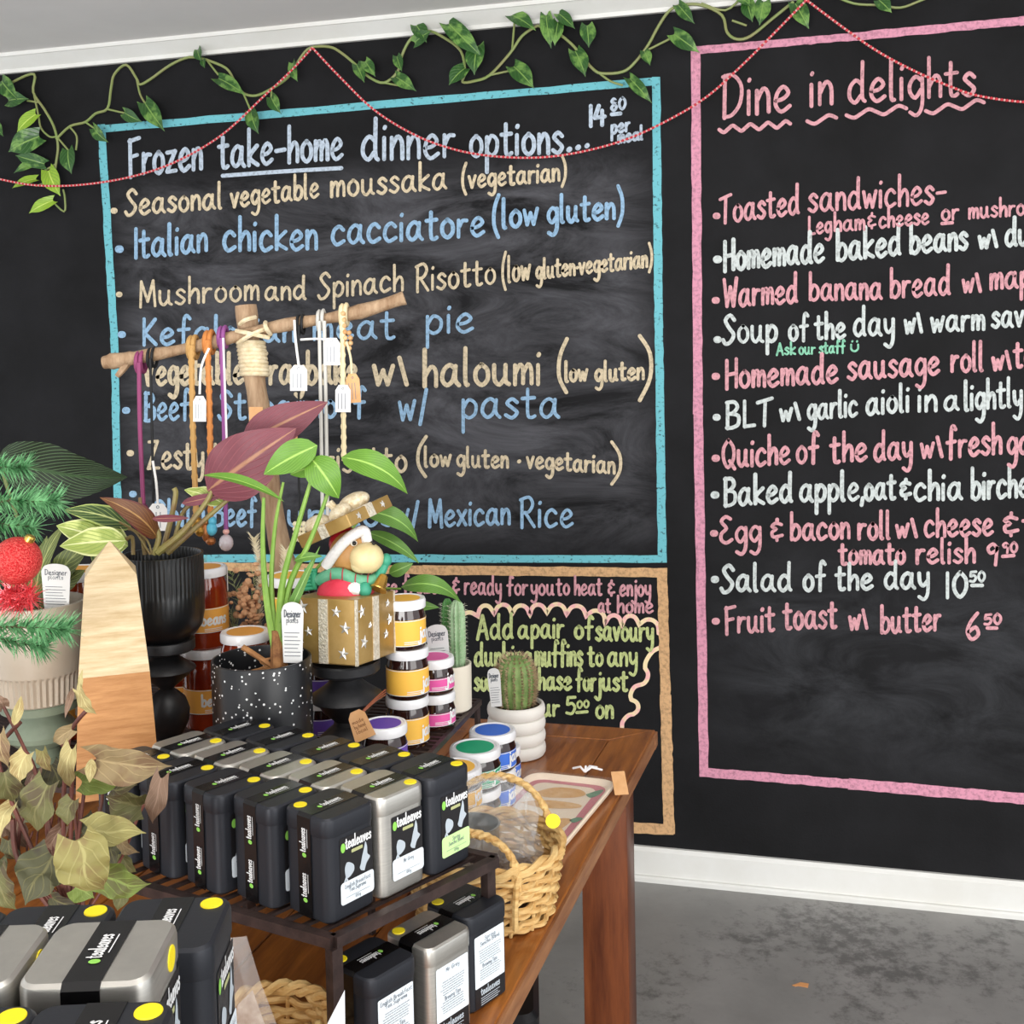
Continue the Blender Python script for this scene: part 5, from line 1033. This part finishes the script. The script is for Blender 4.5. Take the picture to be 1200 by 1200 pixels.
for l, r in (([(80, 1075), (74, 960), (78, 890), (84, 855), (104, 830)], 2.6), ([(85, 1075), (60, 980), (40, 900), (26, 876)], 2.4), ([(88, 1075), (110, 980), (120, 930), (112, 890)], 2.2), ([(95, 1080), (140, 1010), (165, 950), (188, 912)], 1.8), ([(75, 1080), (40, 1000), (10, 930), (-2, 880), (24, 846)], 2.6), ([(80, 1075), (84, 900), (72, 872)], 2.6), ([(84, 1075), (90, 1000), (96, 950), (100, 916)], 2.2), ([(70, 1080), (22, 1010), (15, 960)], 3), ([(100, 1080), (92, 1000), (86, 940)], 1.8), ([(90, 1080), (105, 1030), (113, 1021)], 1.8), ([(78, 1075), (56, 990), (56, 922)], 1.8), ([(104, 830), (96, 815), (92, 808)], 1.8), ([(84, 1078), (66, 1010), (50, 930), (30, 880), (4, 828)], 2)):
    px_tube(st, l, 1.33, r)
for k in range(14):
    x = random.uniform(20, 130); px_tube(st, [(90+random.uniform(-15, 15), 1080), (x, 1010), (x+random.uniform(-10, 10), 950+random.uniform(-20, 30))], 1.35, 1.3)
wpart(st, 'stems', mat('red_stem', '6e3c30', .6, col2='4a2a22', scale=20), WV)

# dried flowers behind the speckled pot
DF = thing('dried_posy', 'posy of dried peach flowers, bunny-tail grasses and fir sprigs behind the speckled pot', 'dried flowers', base(290, 2.14, RZ))
VZ = MB().lathe([(0, 0), (.022, 0), (.03, .03), (.018, .09), (.02, .105), (.017, .105), (.015, .09), (0, .09)], 28); o = VZ.build('bottle', mat('dark_bottle', '1c1d1c', .2), DF)
m1 = MB(); td = 2.14
for k in range(95):
    x, y = 292+random.gauss(0, 11), 708+random.gauss(0, 19); r = random.uniform(2.5, 4.8)*td/F; m1.ball(dep(x, y, td-.02+random.uniform(-.02, .02)), (r, r*.8, r*random.uniform(.5, 1)), None, 8, 5)
wpart(m1, 'blossom', mat('dried_peach', 'e2b48a', .9, col2='c48e66', scale=90), DF)
m2 = MB()
for (x0, y0, x1, y1) in ((270, 735, 236, 660), (275, 730, 240, 690), (275, 735, 240, 715), (285, 720, 270, 668), (272, 740, 240, 740), (280, 735, 250, 676), (290, 720, 300, 672)):
    for k in range(26):
        v = k/26; p = dep(x0+(x1-x0)*v, y0+(y1-y0)*v, td+.01); d = (dep(x1, y1, td)-dep(x0, y0, td)).normalized(); sd = (d.cross(CF)*random.choice((-1, 1))+Vector((random.uniform(-.5, .5),)*3)).normalized(); spine(m2, p, d*.8+sd*.8, .024, .0015)
wpart(m2, 'fir_sprigs', mat('faded_fir', '8b9c66', .8, col2='bcc090', scale=30), DF, smooth=False)
m3 = MB()
for (x, y, a, L_) in ((303, 655, -.25, 50), (305, 690, .05, 60), (333, 665, .1, 40), (302, 740, 0, 50)):
    for k in range(150):
        v = random.random(); p = dep(x+math.sin(a)*L_*(v-.5)*-1, y-L_*.5+L_*v, td-.01); sg = random.choice((-1, 1)); d = CR*sg*random.uniform(.3, 1)+CU*.9-CF*random.uniform(-.6, .8); spine(m3, p, d, .017*(1.1-v*.4), .0012)
wpart(m3, 'bunny_tails', mat('cream_grass', 'd8cba6', .9, col2='efe6cc', scale=40), DF, smooth=False)
st = MB(); q = DF.location
for l in ([(303, 680), (300, 760)], [(305, 720), (298, 790)], [(333, 685), (310, 780)], [(293, 720), (292, 790)], [(262, 700), (285, 790)]): px_tube(st, l, td, 1)
for l in ([(300, 758), (294, 800)], [(312, 776), (296, 800)]): px_tube(st, l, td, 1)
wpart(st, 'stalks', mat('dry_stalk', '9a8458', .8), DF)

# ------------------------------------------------------------------ driftwood necklace stand
tdw = 2.16; DS = thing('driftwood_stand', 'driftwood T-shaped stand bound with cream twine, holding necklaces before the dinner menu', 'jewellery stand', base(372, tdw, RZ))
drift = woodmat('driftwood', '84664a', 'b59a7c', (14, 14, 2.2), 5, .75, 0, .35)
MB().lathe([(0, 0), (.043, 0), (.045, .004), (.045, .02), (.042, .024), (0, .024)], 28).build('base_block', drift, DS)
m = MB(); l = [(288, 358), (292, 395), (298, 440), (304, 480), (310, 530), (319, 590), (330, 650), (342, 700), (356, 770), (371, 829)]
P = cat_rom([tuple(dep(x, y, tdw)) for x, y in l], 5); m.tube(P, [(12.5+.7*math.sin(i*.9)+(2.5 if i > 30 else 0))*tdw/F for i in range(len(P))], 14); wpart(m, 'post', drift, DS)
m = MB(); tb_ = tdw-.028; l = [(121, 425), (140, 422), (165, 418), (205, 411), (250, 401), (300, 388), (345, 379), (390, 372), (430, 363), (474, 349)]
P = cat_rom([tuple(dep(x, y, tb_)) for x, y in l], 5); m.tube(P, [(7.2+1.0*math.sin(i*.7)+(2.0 if 2 < i < 9 else 0)+(1.2 if i > 38 else 0))*tb_/F for i in range(len(P))], 12)
px_tube(m, [(150, 424), (143, 434), (137, 441)], tb_, (5, 3)); wpart(m, 'crossbar', drift, DS)
m = MB()
for k in range(9):
    y = 402+k*4.6; x = 293+(y-395)*.135; c_ = dep(x, y, tdw); ring = []
    for i in range(17): a = 2*math.pi*i/16; ring.append(c_+CR*math.cos(a)*15.2*tdw/F-CF*math.sin(a)*15.5*tdw/F+CU*.001*math.sin(a))
    m.tube(ring, 2.6*tdw/F, 6, None, False)
for (a0, a1, b0, b1) in ((278, 388, 316, 396), (316, 384, 280, 402), (282, 380, 300, 372), (312, 378, 318, 392)):
    P = []
    for i in range(13): v = i/12; P.append(dep(a0+(b0-a0)*v, a1+(b1-a1)*v, tb_)-CF*(.018*math.sin(math.pi*v)+.006))
    m.tube(P, 2.6*tdw/F, 6)
wpart(m, 'twine_binding', mat('cream_twine', 'e3d6b8', .9, col2='cbb992', scale=90), DS)
def strand(l, t, r, m_, root, name='cord', braid=False):
    mb = MB(); px_tube(mb, l, t, r, None, 7)
    if braid:
        P = cat_rom([tuple(dep(x, y, t)) for x, y in l], 8); n = len(P)
        for i in range(0, n-1):
            for sg in (-1, 1): mb.ball(tuple(Vector(P[i])+CR*sg*r*.45*t/F), (r*.9*t/F,)*2+(r*1.5*t/F,), None, 6, 4)
    return wpart(mb, name, m_, root)
def loop_on_bar(mb, px, py, t, r):
    c_ = dep(px, py, tb_); P = []
    for i in range(13): a = 2*math.pi*i/12; P.append(c_+CU*math.cos(a)*(9.5+r)*t/F-CF*math.sin(a)*(9.5+r)*t/F)
    mb.tube(P, r*t/F, 6, None, False)
def paper_tag(root, px, py, w, h, m_, t, rot=0, lines=3, name='price_tag'):
    s_ = t/F; M2 = Matrix.Translation(dep(px, py, t)) @ Matrix((CR, -CU, -CF)).transposed().to_4x4() @ Matrix.Rotation(math.radians(rot), 4, 'Z')
    mb = MB(); mb.poly([(x*s_, y*s_) for x, y in ((-w*.28, -h/2), (w*.28, -h/2), (w/2, -h*.3), (w/2, h/2), (-w/2, h/2), (-w/2, -h*.3))], .0006, M2); o = wpart(mb, name, m_, root, smooth=False)
    tx = MB(); fn = lambda u, v: M2 @ Vector((u*s_, v*s_, .001))
    for k in range(lines): ribbon(tx, [(-w*.3+w*.22*k, -h*.18), (-w*.3+w*.22*k, h*.38)], w*.04, fn, True)
    ring = [fn(w*.07*math.cos(a), -h*.37+w*.07*math.sin(a)) for a in [i*.785 for i in range(9)]]; tx.tube(ring, w*.02*s_, 4, None, False)
    tx.build('tag_lettering', greyink, o, smooth=False); return o
tagw = mat('white_tag', 'f0eeec', .7); kraft = MATS['kraft_card']
NK = [('necklace_', 'plum cord necklace at the far left of the driftwood bar', 163, [(163, 425), (164, 500), (168, 592)], 'plum_cord', '8c3f68', 2.6),
      ('', 'black cord necklace with white price tag hanging low, near the left end of the bar', 176, [(176, 420), (178, 500), (180, 612)], 'black_cord', '17181a', 1.6),
      ('', 'braided tan cord necklace with gold pendant beside the ribbed black pot', 225, [(224, 408), (226, 500), (230, 606)], 'tan_cord', 'b88f54', 3.2),
      ('', 'orange braided necklace with turquoise stone pendant', 244, [(243, 402), (246, 500), (247, 606)], 'orange_cord', 'c07a3c', 3.2),
      ('', 'purple and white cord necklace with clear crystal pendant', 262, [(259, 396), (262, 480), (265, 622)], 'purple_cord', '8a4a86', 2.6),
      ('', 'black cord necklace with white tag and cream bead cluster, right of the post', 351, [(350, 381), (350, 470), (350, 560), (352, 612)], 'black_cord', '17181a', 1.4),
      ('', 'doubled silver grey cord necklace with white tag', 375, [(374, 376), (376, 480), (378, 606)], 'silver_cord', 'c3c1ba', 2.2),
      ('', 'cream cord necklace with wooden beads and kraft tag at the right of the bar', 402, [(401, 370), (402, 450), (403, 540)], 'cream_cord', 'e0cfa6', 2.8)]
tn = tb_-.024
for i, (_, lab, x, l, cn, col, r) in enumerate(NK):
    p = dep(*l[0], tb_); N_ = thing('necklace', lab, 'necklace', p, 0, 'necklaces on the driftwood stand'); m_ = mat(cn, col, .7, col2=None)
    strand(l, tn, r, m_, N_, 'cord', i in (2, 3, 7)); mb = MB(); loop_on_bar(mb, l[0][0], l[0][1], tn, max(r, 1.8)); loop_on_bar(mb, l[0][0]+5, l[0][1]-1, tn, max(r, 1.8)); wpart(mb, 'loop', m_, N_)
    if i == 6: strand([(x_+6, y_) for x_, y_ in l], tn, r, m_, N_)
    if i == 4: strand([(x_+2.5, y_) for x_, y_ in l[:2]]+[(267, 560)], tn-.003, 1.3, mat('white_cord', 'e8e2e4', .7), N_)
    def pend(name, m2, balls):
        mb = MB()
        for bx_, by_, rx, rz_ in balls: mb.ball(dep(bx_, by_, tn), (rx*tn/F, rx*tn/F, rz_*tn/F), None, 14, 9)
        wpart(mb, name, m2, N_)
    wt_ = mat('white_string', 'eceae6', .8)
    if i == 0: pend('pendant', mat('plum_bead', '6d3450', .3), [(168, 598, 6, 9)])
    if i == 1: strand([(179, 540), (183, 565), (185, 592)], tn-.004, 1.5, wt_, N_, 'tag_string'); paper_tag(N_, 185, 606, 22, 32, tagw, tn-.006)
    if i == 2: pend('pendant', mat('gold_pendant', 'b98a3c', .3, .7, col2='7d5a22', scale=60), [(231, 614, 7, 9), (235, 622, 7, 7), (229, 606, 4, 5)])
    if i == 3: pend('pendant', mat('turquoise', '5fc0d8', .3, col2='4a9fc0', scale=50), [(248, 620, 6.5, 8), (249, 611, 5, 6)]); pend('wire_wrap', mat('copper_wrap', 'a4683c', .35, .6), [(241, 624, 5, 11), (247, 634, 6, 5), (241, 612, 4, 4)]); strand([(245, 408), (236, 430), (234, 462)], tn-.004, 1.4, wt_, N_, 'tag_string'); paper_tag(N_, 234, 479, 15, 30, tagw, tn-.006)
    if i == 4: pend('pendant', mat('clear_crystal', 'd5d0d6', .12, col2='b9a8ac', scale=40, coat=.5), [(265, 636, 8.5, 10)]); pend('bead', mat('rose_bead', 'd9a49a', .3), [(265, 623, 4, 3.5)])
    if i == 5: strand([(345, 375), (346, 395), (350, 428)], tn-.004, 1.5, wt_, N_, 'tag_string'); paper_tag(N_, 350, 443, 20, 30, tagw, tn-.006); pend('bead_cluster', mat('cream_beads', 'd9cfae', .5), [(346+5*(k % 3), 614+6*(k//3), 3.3, 3.3) for k in range(12)])
    if i == 6: strand([(352, 398), (370, 397), (386, 398)], tn-.004, 1.3, wt_, N_, 'tag_string'); paper_tag(N_, 389, 412, 19, 32, tagw, tn-.005)
    if i == 7:
        pend('wooden_beads', mat('pale_wood_bead', 'd9b98a', .5, col2='b88a58', scale=60), [(402+.6*k, 368+7*k, 3.3, 3.3) for k in range(6)]+[(409+2*math.sin(k), 390+6*k, 3, 3) for k in range(4)]); strand([(406, 400), (411, 420), (412, 438)], tn-.004, 1.4, m_, N_, 'tag_string')
        paper_tag(N_, 414, 455, 16, 34, kraft, tn-.004, -4); paper_tag(N_, 402, 467, 18, 32, tagw, tn-.007)
m = MB(); s_ = tdw/F
for (x, y, w, h) in ((300, 490, 16, 26), (342, 508, 14, 20)): 
    M2 = Matrix.Translation(dep(x, y, tdw-.02)) @ Matrix((CR, -CU, -CF)).transposed().to_4x4(); m.poly([(-w/2*s_, -h/2*s_), (w/2*s_, -h/2*s_), (w/2*s_, h/2*s_), (-w/2*s_, h/2*s_)], .0006, M2)
wpart(m, 'paper_slip', kraft, DS, smooth=False)

# ------------------------------------------------------------------ fir tree with bauble and tinsel
tt = 1.60; FT = thing('christmas_tree', 'small artificial green fir tree, its branches reaching in at the left edge', 'christmas tree', base(-150, tt, TZ))
fb = FT.location; fir = mat('fir_needles', '2b6535', .45, col2='82bd86', scale=60); trunk = MB(); trunk.tube([fb, fb+Vector((0, 0, .80))], [.016, .006], 10); wpart(trunk, 'trunk', mat('fir_trunk', '3a2c20', .8), FT)
tbase = MB().lathe([(0, 0), (.07, 0), (.065, .02), (.02, .05), (0, .05)], 24, None, c=(0, 0, 0)).build('tree_foot', mat('red_foot', '7a1f22', .5), FT)
def axis(y, t=tt): return dep(-150, y, t)
for l, nn, ln, dt in (([(-150, 560), (-40, 548), (30, 548)], 380, 24, .02), ([(-150, 620), (-20, 590), (66, 588)], 520, 27, -.03), ([(-150, 640), (-30, 615), (40, 618)], 300, 26, .0), ([(-150, 745), (0, 735), (80, 738)], 520, 26, -.04), ([(-150, 770), (-20, 750), (52, 758)], 380, 26, .0), ([(-150, 690), (-70, 680), (-4, 676)], 300, 26, .05), ([(-150, 480), (-90, 470), (-40, 480)], 160, 24, 0), ([(-150, 850), (-80, 840), (-30, 850)], 200, 24, 0)):
    br_ = MB(); ax_ = [Vector(q) for q in cat_rom([tuple(dep(x, y, tt+(dt if i else 0))) for i, (x, y) in enumerate(l)], 8)]
    br_.tube(ax_, .0016, 5); bo = wpart(br_, 'branch', mat('fir_wire', '4a4a30', .7), FT)
    nd = MB(); n_ = len(ax_)
    for k in range(int(nn*.75)):
        v = (random.random()**.6)*(n_-1.001); i = int(v); p = ax_[i].lerp(ax_[i+1], v-i); d = (ax_[i+1]-ax_[i]).normalized(); a = random.uniform(0, 6.283); u = d.cross(CF).normalized(); w_ = d.cross(u)
        spine(nd, p, d*random.uniform(.35, .9)+(u*math.cos(a)+w_*math.sin(a))*.9, ln*tt/F*random.uniform(.8, 1.15), .0017)
    nd.build('needles', fir, bo, smooth=False)
c_ = dep(20, 657, 1.55); BU = thing('bauble', 'red glitter ball ornament hanging on the fir tree at the left edge', 'ornament', c_); s_ = 1.55/F
MB().ball((0, 0, 0), 28*s_, None, 32, 20).build('ball', mat('red_glitter', 'c81e24', .35, .3, col2='f0605a', scale=420, lo=.45, hi=.6, bump=1.0, bscale=500), BU)
MB().lathe([(0, 26*s_), (6*s_, 26*s_), (6*s_, 32*s_), (4.5*s_, 34*s_), (0, 34*s_)], 16, Matrix.Rotation(math.radians(32), 4, CF)).build('cap', mat('gold_cap', 'd8b45a', .25, .9), BU)
c_ = dep(22, 700, 1.55); TI = MB()
for k in range(520):
    d = Vector((random.gauss(0, 1), random.gauss(0, 1), random.gauss(0, 1))).normalized(); o = c_+CR*random.uniform(-16, 14)*s_+CU*random.uniform(-9, 9)*s_; spine(TI, o, d, random.uniform(15, 28)*s_, .0012)
tag(TI.build('tinsel', mat('red_tinsel', 'd4202e', .25, .5, col2='f07a80', scale=80), None, loc=c_, smooth=False), 'shaggy red tinsel cluster just below the red glitter ball', 'tinsel')

# ------------------------------------------------------------------ wicker baskets
wick = woodmat('wicker', 'b58340', 'e6c688', (3, 3, 14), 9, .6, 0, .2)
def basket(name, label, c_, a, b_, h, rows, stakes, rr, flare, rz=0, rim=2):
    r = thing(name, label, 'basket', c_, rz)
    for k in range(rows):
        mb = MB(); v = (k+.5)/rows; z = rr+(h-rr)*v; f = 1+flare*v; P = []
        n = stakes*8
        for i in range(n+1):
            ang = 2*math.pi*i/n; w = rr*.8*math.cos(stakes*ang+math.pi*(k % 2)); ell = f+w/a
            P.append((a*ell*math.cos(ang), b_*ell*math.sin(ang), z+rr*.5*math.sin(3*ang+k*1.7)+rr*.3*math.sin(5*ang+k*2.3)))
        mb.tube(P, rr*random.uniform(.9, 1.12), 6, None, False); mb.build('weave_strand', wick, r)
    mb = MB()
    for i in range(stakes):
        ang = 2*math.pi*(i+.5)/stakes
        mb.tube([(a*math.cos(ang), b_*math.sin(ang), .001), (a*(1+flare)*math.cos(ang), b_*(1+flare)*math.sin(ang), h)], rr*.6, 6)
    mb.build('stakes', wick, r)
    for j in range(rim):
        mb = MB(); P = []; n = 72; f = 1+flare
        for i in range(n+1):
            ang = 2*math.pi*i/n; w = rr*1.1; P.append(((a*f+w*math.cos(9*ang+math.pi*j))*math.cos(ang), (b_*f+w*math.cos(9*ang+math.pi*j))*math.sin(ang), h+rr*.8+w*math.sin(9*ang+math.pi*j)))
        mb.tube(P, rr*1.15, 6, None, False); mb.build('rim_strand', wick, r)
    MB().lathe([(0, .002), (1, .002), (1, .005), (0, .005)], 36, Matrix.Diagonal((a*.97, b_*.97, 1, 1))).build('bottom', wick, r)
    return r
bc = (-.500, -1.735, TZ)
BK = basket('wicker_basket', 'oval honey wicker basket with two rope handles and cellophane bag at the table edge', bc, .100, .098, .098, 11, 17, .0047, .15, 0)
for sg, hh, x0, x1 in ((1, .062, -.085, .085), (-1, .050, -.06, .075)):
    for j in (0, 1):
        mb = MB(); P = []
        for i in range(41):
            v = i/40; a = math.pi*v; x = x0+(x1-x0)*(1-math.cos(a))/2; yb = .113*math.sqrt(max(.02, 1-(x/.125)**2))*sg; z = .075+(.03+hh)*math.sin(a)**.8
            tw = 2*math.pi*9*v+math.pi*j; P.append((x+.003*math.cos(tw)*math.cos(a), yb+.0034*math.sin(tw)-sg*.018*math.sin(a), z+.003*math.cos(tw)*math.sin(a)))
        mb.tube(P, .0046, 7); mb.build('handle', wick, BK)
    for x in (x0, x1):
        mb = MB(); yb = .113*math.sqrt(max(.02, 1-(x/.125)**2))*sg
        mb.tube([(x, yb+sg*.004, .085), (x*.98, yb+sg*.008, .055), (x*.95, yb+sg*.002, .02)], .0046, 6); mb.build('handle_end', wick, BK)
cello = mat('cellophane', 'eef2f4', .06, alpha=.12, spec=.9)
def crumple(c_, rx, ry, rz_, nu=26, nv=16, amp=.22, seed=1, top=None):
    rnd = random.Random(seed); mb = MB(); vs_, fs = [], []
    for j in range(nv+1):
        p = -math.pi/2+math.pi*j/nv
        for i in range(nu):
            a = 2*math.pi*i/nu; k = 1+rnd.uniform(-amp, amp)*(.3+.7*math.cos(p)); z = math.sin(p)
            vs_.append((c_[0]+rx*k*math.cos(p)**.7*math.cos(a) if math.cos(p) > 0 else c_[0], c_[1]+ry*k*math.cos(p)**.7*math.sin(a) if math.cos(p) > 0 else c_[1], c_[2]+rz_*z*k))
    for j in range(nv):
        for i in range(nu): q = (i+1) % nu; fs += [(j*nu+i, j*nu+q, (j+1)*nu+q), (j*nu+i, (j+1)*nu+q, (j+1)*nu+i)]
    mb.add(vs_, fs); return mb
BG = thing('gift_bag', 'crumpled clear cellophane bag in the wicker basket with silver cup and brown filling inside', 'bag', (bc[0], bc[1], TZ+.006))
wpart(crumple((bc[0], bc[1], TZ+.105), .080, .078, .088, amp=.15), 'cellophane', cello, BG, smooth=False)
wpart(crumple((bc[0]+.01, bc[1]-.01, TZ+.045), .075, .072, .036, amp=.06, seed=3), 'filling', mat('brown_seed_mix', '4a3a30', .8, col2='7d6a5a', scale=110, bump=.6, bscale=160), BG)
sp_ = thing('metal_cup', 'shiny silver metal cup inside the cellophane bag in the wicker basket', 'cup', (bc[0]-.012, bc[1]-.015, TZ+.084))
MB().lathe([(0, 0), (.036, 0), (.039, .003), (.039, .05), (.041, .052), (.038, .052), (.037, .006), (0, .006)], 36).build('cup_wall', mat('polished_steel', 'c9c9c6', .18, .95), sp_)
dt_ = dep(648, 962, 1.66); ds = MB().lathe([(0, 0), (.0105, 0), (.0105, .0008), (0, .0008)], 24, Matrix.Translation(dt_) @ Matrix((CR, CU, -CF)).transposed().to_4x4()); wpart(ds, 'price_dot', dotm, BG)
q_ = onz(318, 1204, .805); B2k = basket('wicker_basket', 'small golden wicker basket under the riser beside a clear bag, lower left', (q_.x, q_.y, TZ), .062, .058, .064, 7, 11, .0045, .1, .3)
CB = thing('clear_bag', 'narrow clear plastic bag leaning in front of the small wicker basket', 'bag', onz(300, 1260, TZ))
l = [(270, 1099), (289, 1097), (305, 1150), (330, 1215), (322, 1262), (276, 1262), (272, 1180)]
for t_c, nm in ((1.235, 'front_film'), (1.247, 'back_film')):
    mb = MB(); k = len(l); mb.add([dep(x, y, t_c+random.uniform(-.004, .004)) for x, y in l]+[dep(296, 1190, t_c-.008)], [(i, (i+1) % k, k) for i in range(k)]); wpart(mb, nm, mat('clear_plastic', 'd9d0c8', .12, alpha=.16, spec=.8), CB, smooth=False)
mb = MB(); l = [(278, 1178), (296, 1160), (312, 1205), (318, 1255), (280, 1255)]; mb.add([dep(x, y, 1.2385) for x, y in l]+[dep(x, y, 1.2435) for x, y in l], [(0, 1, 2, 3, 4), (9, 8, 7, 6, 5)]+[(i, (i+1) % 5, 5+(i+1) % 5, 5+i) for i in range(5)]); wpart(mb, 'contents', mat('pale_brown_tea', 'a08a78', .9, col2='c8b8a8', scale=60), CB, smooth=False)
def card(label, l, t, col, nm):
    mb = MB(); k = len(l); mb.add([dep(x, y, t) for x, y in l]+[dep(x, y, t+.0012) for x, y in l], [tuple(range(k)), tuple(range(2*k-1, k-1, -1))]+[(i, (i+1) % k, k+(i+1) % k, k+i) for i in range(k)])
    p = dep(*l[-1], t); o = mb.build('price_card', mat(nm, col, .7), None, loc=p, smooth=False); return tag(o, label, 'card')
card('white pointed card standing in front of the near riser leg', [(404, 1160), (406, 1300), (340, 1300), (372, 1222)], 1.20, 'e6e8ee', 'white_card')
card('lilac card standing beside the near black tea tin', [(268, 1172), (275, 1300), (230, 1300), (258, 1195)], 1.16, 'c3aede', 'lilac_card')

# ------------------------------------------------------------------ printed tray in cellophane
TR = thing('serving_tray', 'cream tray printed with orange vegetables and a rose border, on the table behind the basket', 'tray', (-.49, -1.40, TZ))
def rounded(P, r, n=5):
    out = []; k = len(P)
    for i in range(k):
        p, a, b_ = Vector(P[i]), Vector(P[i-1]), Vector(P[(i+1) % k]); u, w = (a-p).normalized(), (b_-p).normalized()
        for j in range(n+1): v = j/n; q0, q1 = p+u*r*(1-v), p+w*r*v; out.append(tuple(((p+u*r)*(1-v)**2+p*2*v*(1-v)+(p+w*r)*v*v)))
    return out
tc_ = [(-.385, -1.225), (-.560, -1.212), (-.612, -1.575), (-.432, -1.585)]
def inset(P, d):
    cx, cy = sum(p[0] for p in P)/len(P), sum(p[1] for p in P)/len(P); return [(p[0]+(cx-p[0])*d/abs(.09), p[1]+(cy-p[1])*d/abs(.19)) for p in P]
o0 = rounded(tc_, .035); n_ = len(o0); lev = [(.012, 0), (.002, .006), (0, .013), (.003, .0145), (.007, .0125), (.012, .0045)]
mb = MB(); vs_ = []
for d, z in lev: vs_ += [(x, y, TZ+.0006+z) for x, y in inset(o0, d)]
fs = [tuple(range(n_-1, -1, -1)), tuple((len(lev)-1)*n_+i for i in range(n_))]
for k in range(len(lev)-1):
    for i in range(n_): j = (i+1) % n_; fs.append((k*n_+i, k*n_+j, (k+1)*n_+j, (k+1)*n_+i))
mb.add(vs_, fs); wpart(mb, 'tray_body', mat('cream_melamine', 'f6e4cc', .3), TR)
zt_ = TZ+.0006+.0048
bd_ = MB(); a, b_ = inset(o0, .0125), inset(o0, .027); bd_.add([(x, y, zt_) for x, y in a]+[(x, y, zt_) for x, y in b_], [(i, (i+1) % n_, n_+(i+1) % n_, n_+i) for i in range(n_)]); bd_ = wpart(bd_, 'rose_border', mat('rose_print', 'cf7a84', .35), TR, smooth=False)
def veg(l, m_, nm, dz=.0003):
    mb = MB(); mb.add([(x, y, zt_+dz) for x, y in cat_rom(l+[l[0]], 4)[:-1]], [tuple(range(len(l)*4))]); wpart(mb, nm, m_, TR, smooth=False)
vo_, vg_ = mat('print_carrot', 'd9a05c', .4, col2='e8c08c', scale=40), mat('print_leaf', '6f9a78', .4, col2='4f7a60', scale=60)
veg([(-.53, -1.29), (-.50, -1.262), (-.455, -1.262), (-.437, -1.285), (-.46, -1.305), (-.51, -1.312)], vo_, 'carrot_print'); veg([(-.437, -1.285), (-.42, -1.262), (-.408, -1.255), (-.412, -1.28), (-.425, -1.298)], vg_, 'leaf_print')
veg([(-.55, -1.345), (-.50, -1.325), (-.44, -1.332), (-.44, -1.35), (-.50, -1.362)], vo_, 'carrot_print'); veg([(-.49, -1.44), (-.465, -1.405), (-.44, -1.40), (-.443, -1.43), (-.46, -1.465)], vo_, 'carrot_print'); veg([(-.443, -1.405), (-.43, -1.39), (-.42, -1.395), (-.432, -1.415)], vg_, 'leaf_print'); veg([(-.55, -1.50), (-.52, -1.47), (-.47, -1.49), (-.50, -1.53)], vo_, 'carrot_print')
rnd = random.Random(5); mb = MB(); G_ = 14; vs_ = []
for j in range(G_+1):
    for i in range(G_+1):
        u, v = i/G_, j/G_; p = [tc_[1][k]*(1-u)*(1-v)+tc_[0][k]*u*(1-v)+tc_[2][k]*(1-u)*v+tc_[3][k]*u*v for k in (0, 1)]; ed_ = min(u, 1-u, v, 1-v)
        vs_.append((p[0], p[1], TZ+.0185+rnd.uniform(0, .007)*min(1, ed_*6)))
mb.add(vs_, [(j*(G_+1)+i, j*(G_+1)+i+1, (j+1)*(G_+1)+i+1) for j in range(G_) for i in range(G_)]+[(j*(G_+1)+i, (j+1)*(G_+1)+i+1, (j+1)*(G_+1)+i) for j in range(G_) for i in range(G_)])
wpart(mb, 'cellophane_wrap', mat('cellophane_sheet', 'f2f2f0', .1, alpha=.08, spec=.8), TR, smooth=False)
mb = MB()
for dx, dy in ((.0, .012), (.012, .016), (.02, .008), (-.016, .006)): mb.tube([(-.452, -1.215, TZ+.022), (-.452+dx*.6, -1.215+dy*.7, TZ+.03), (-.452+dx*1.6, -1.215+dy*1.5, TZ+.024)], .0022, 6)
wpart(mb, 'white_tie', mat('white_ribbon', 'f2f0f0', .5), TR)
kt = MB(); M2 = Matrix.Translation((-.376, -1.262, TZ+.024)) @ Matrix.Rotation(math.radians(20), 4, 'Z') @ Matrix.Rotation(math.radians(35), 4, 'X'); kt.box((0, 0, 0), (.026, .05, .0008), M2); wpart(kt, 'kraft_tag', kraft, TR, smooth=False)
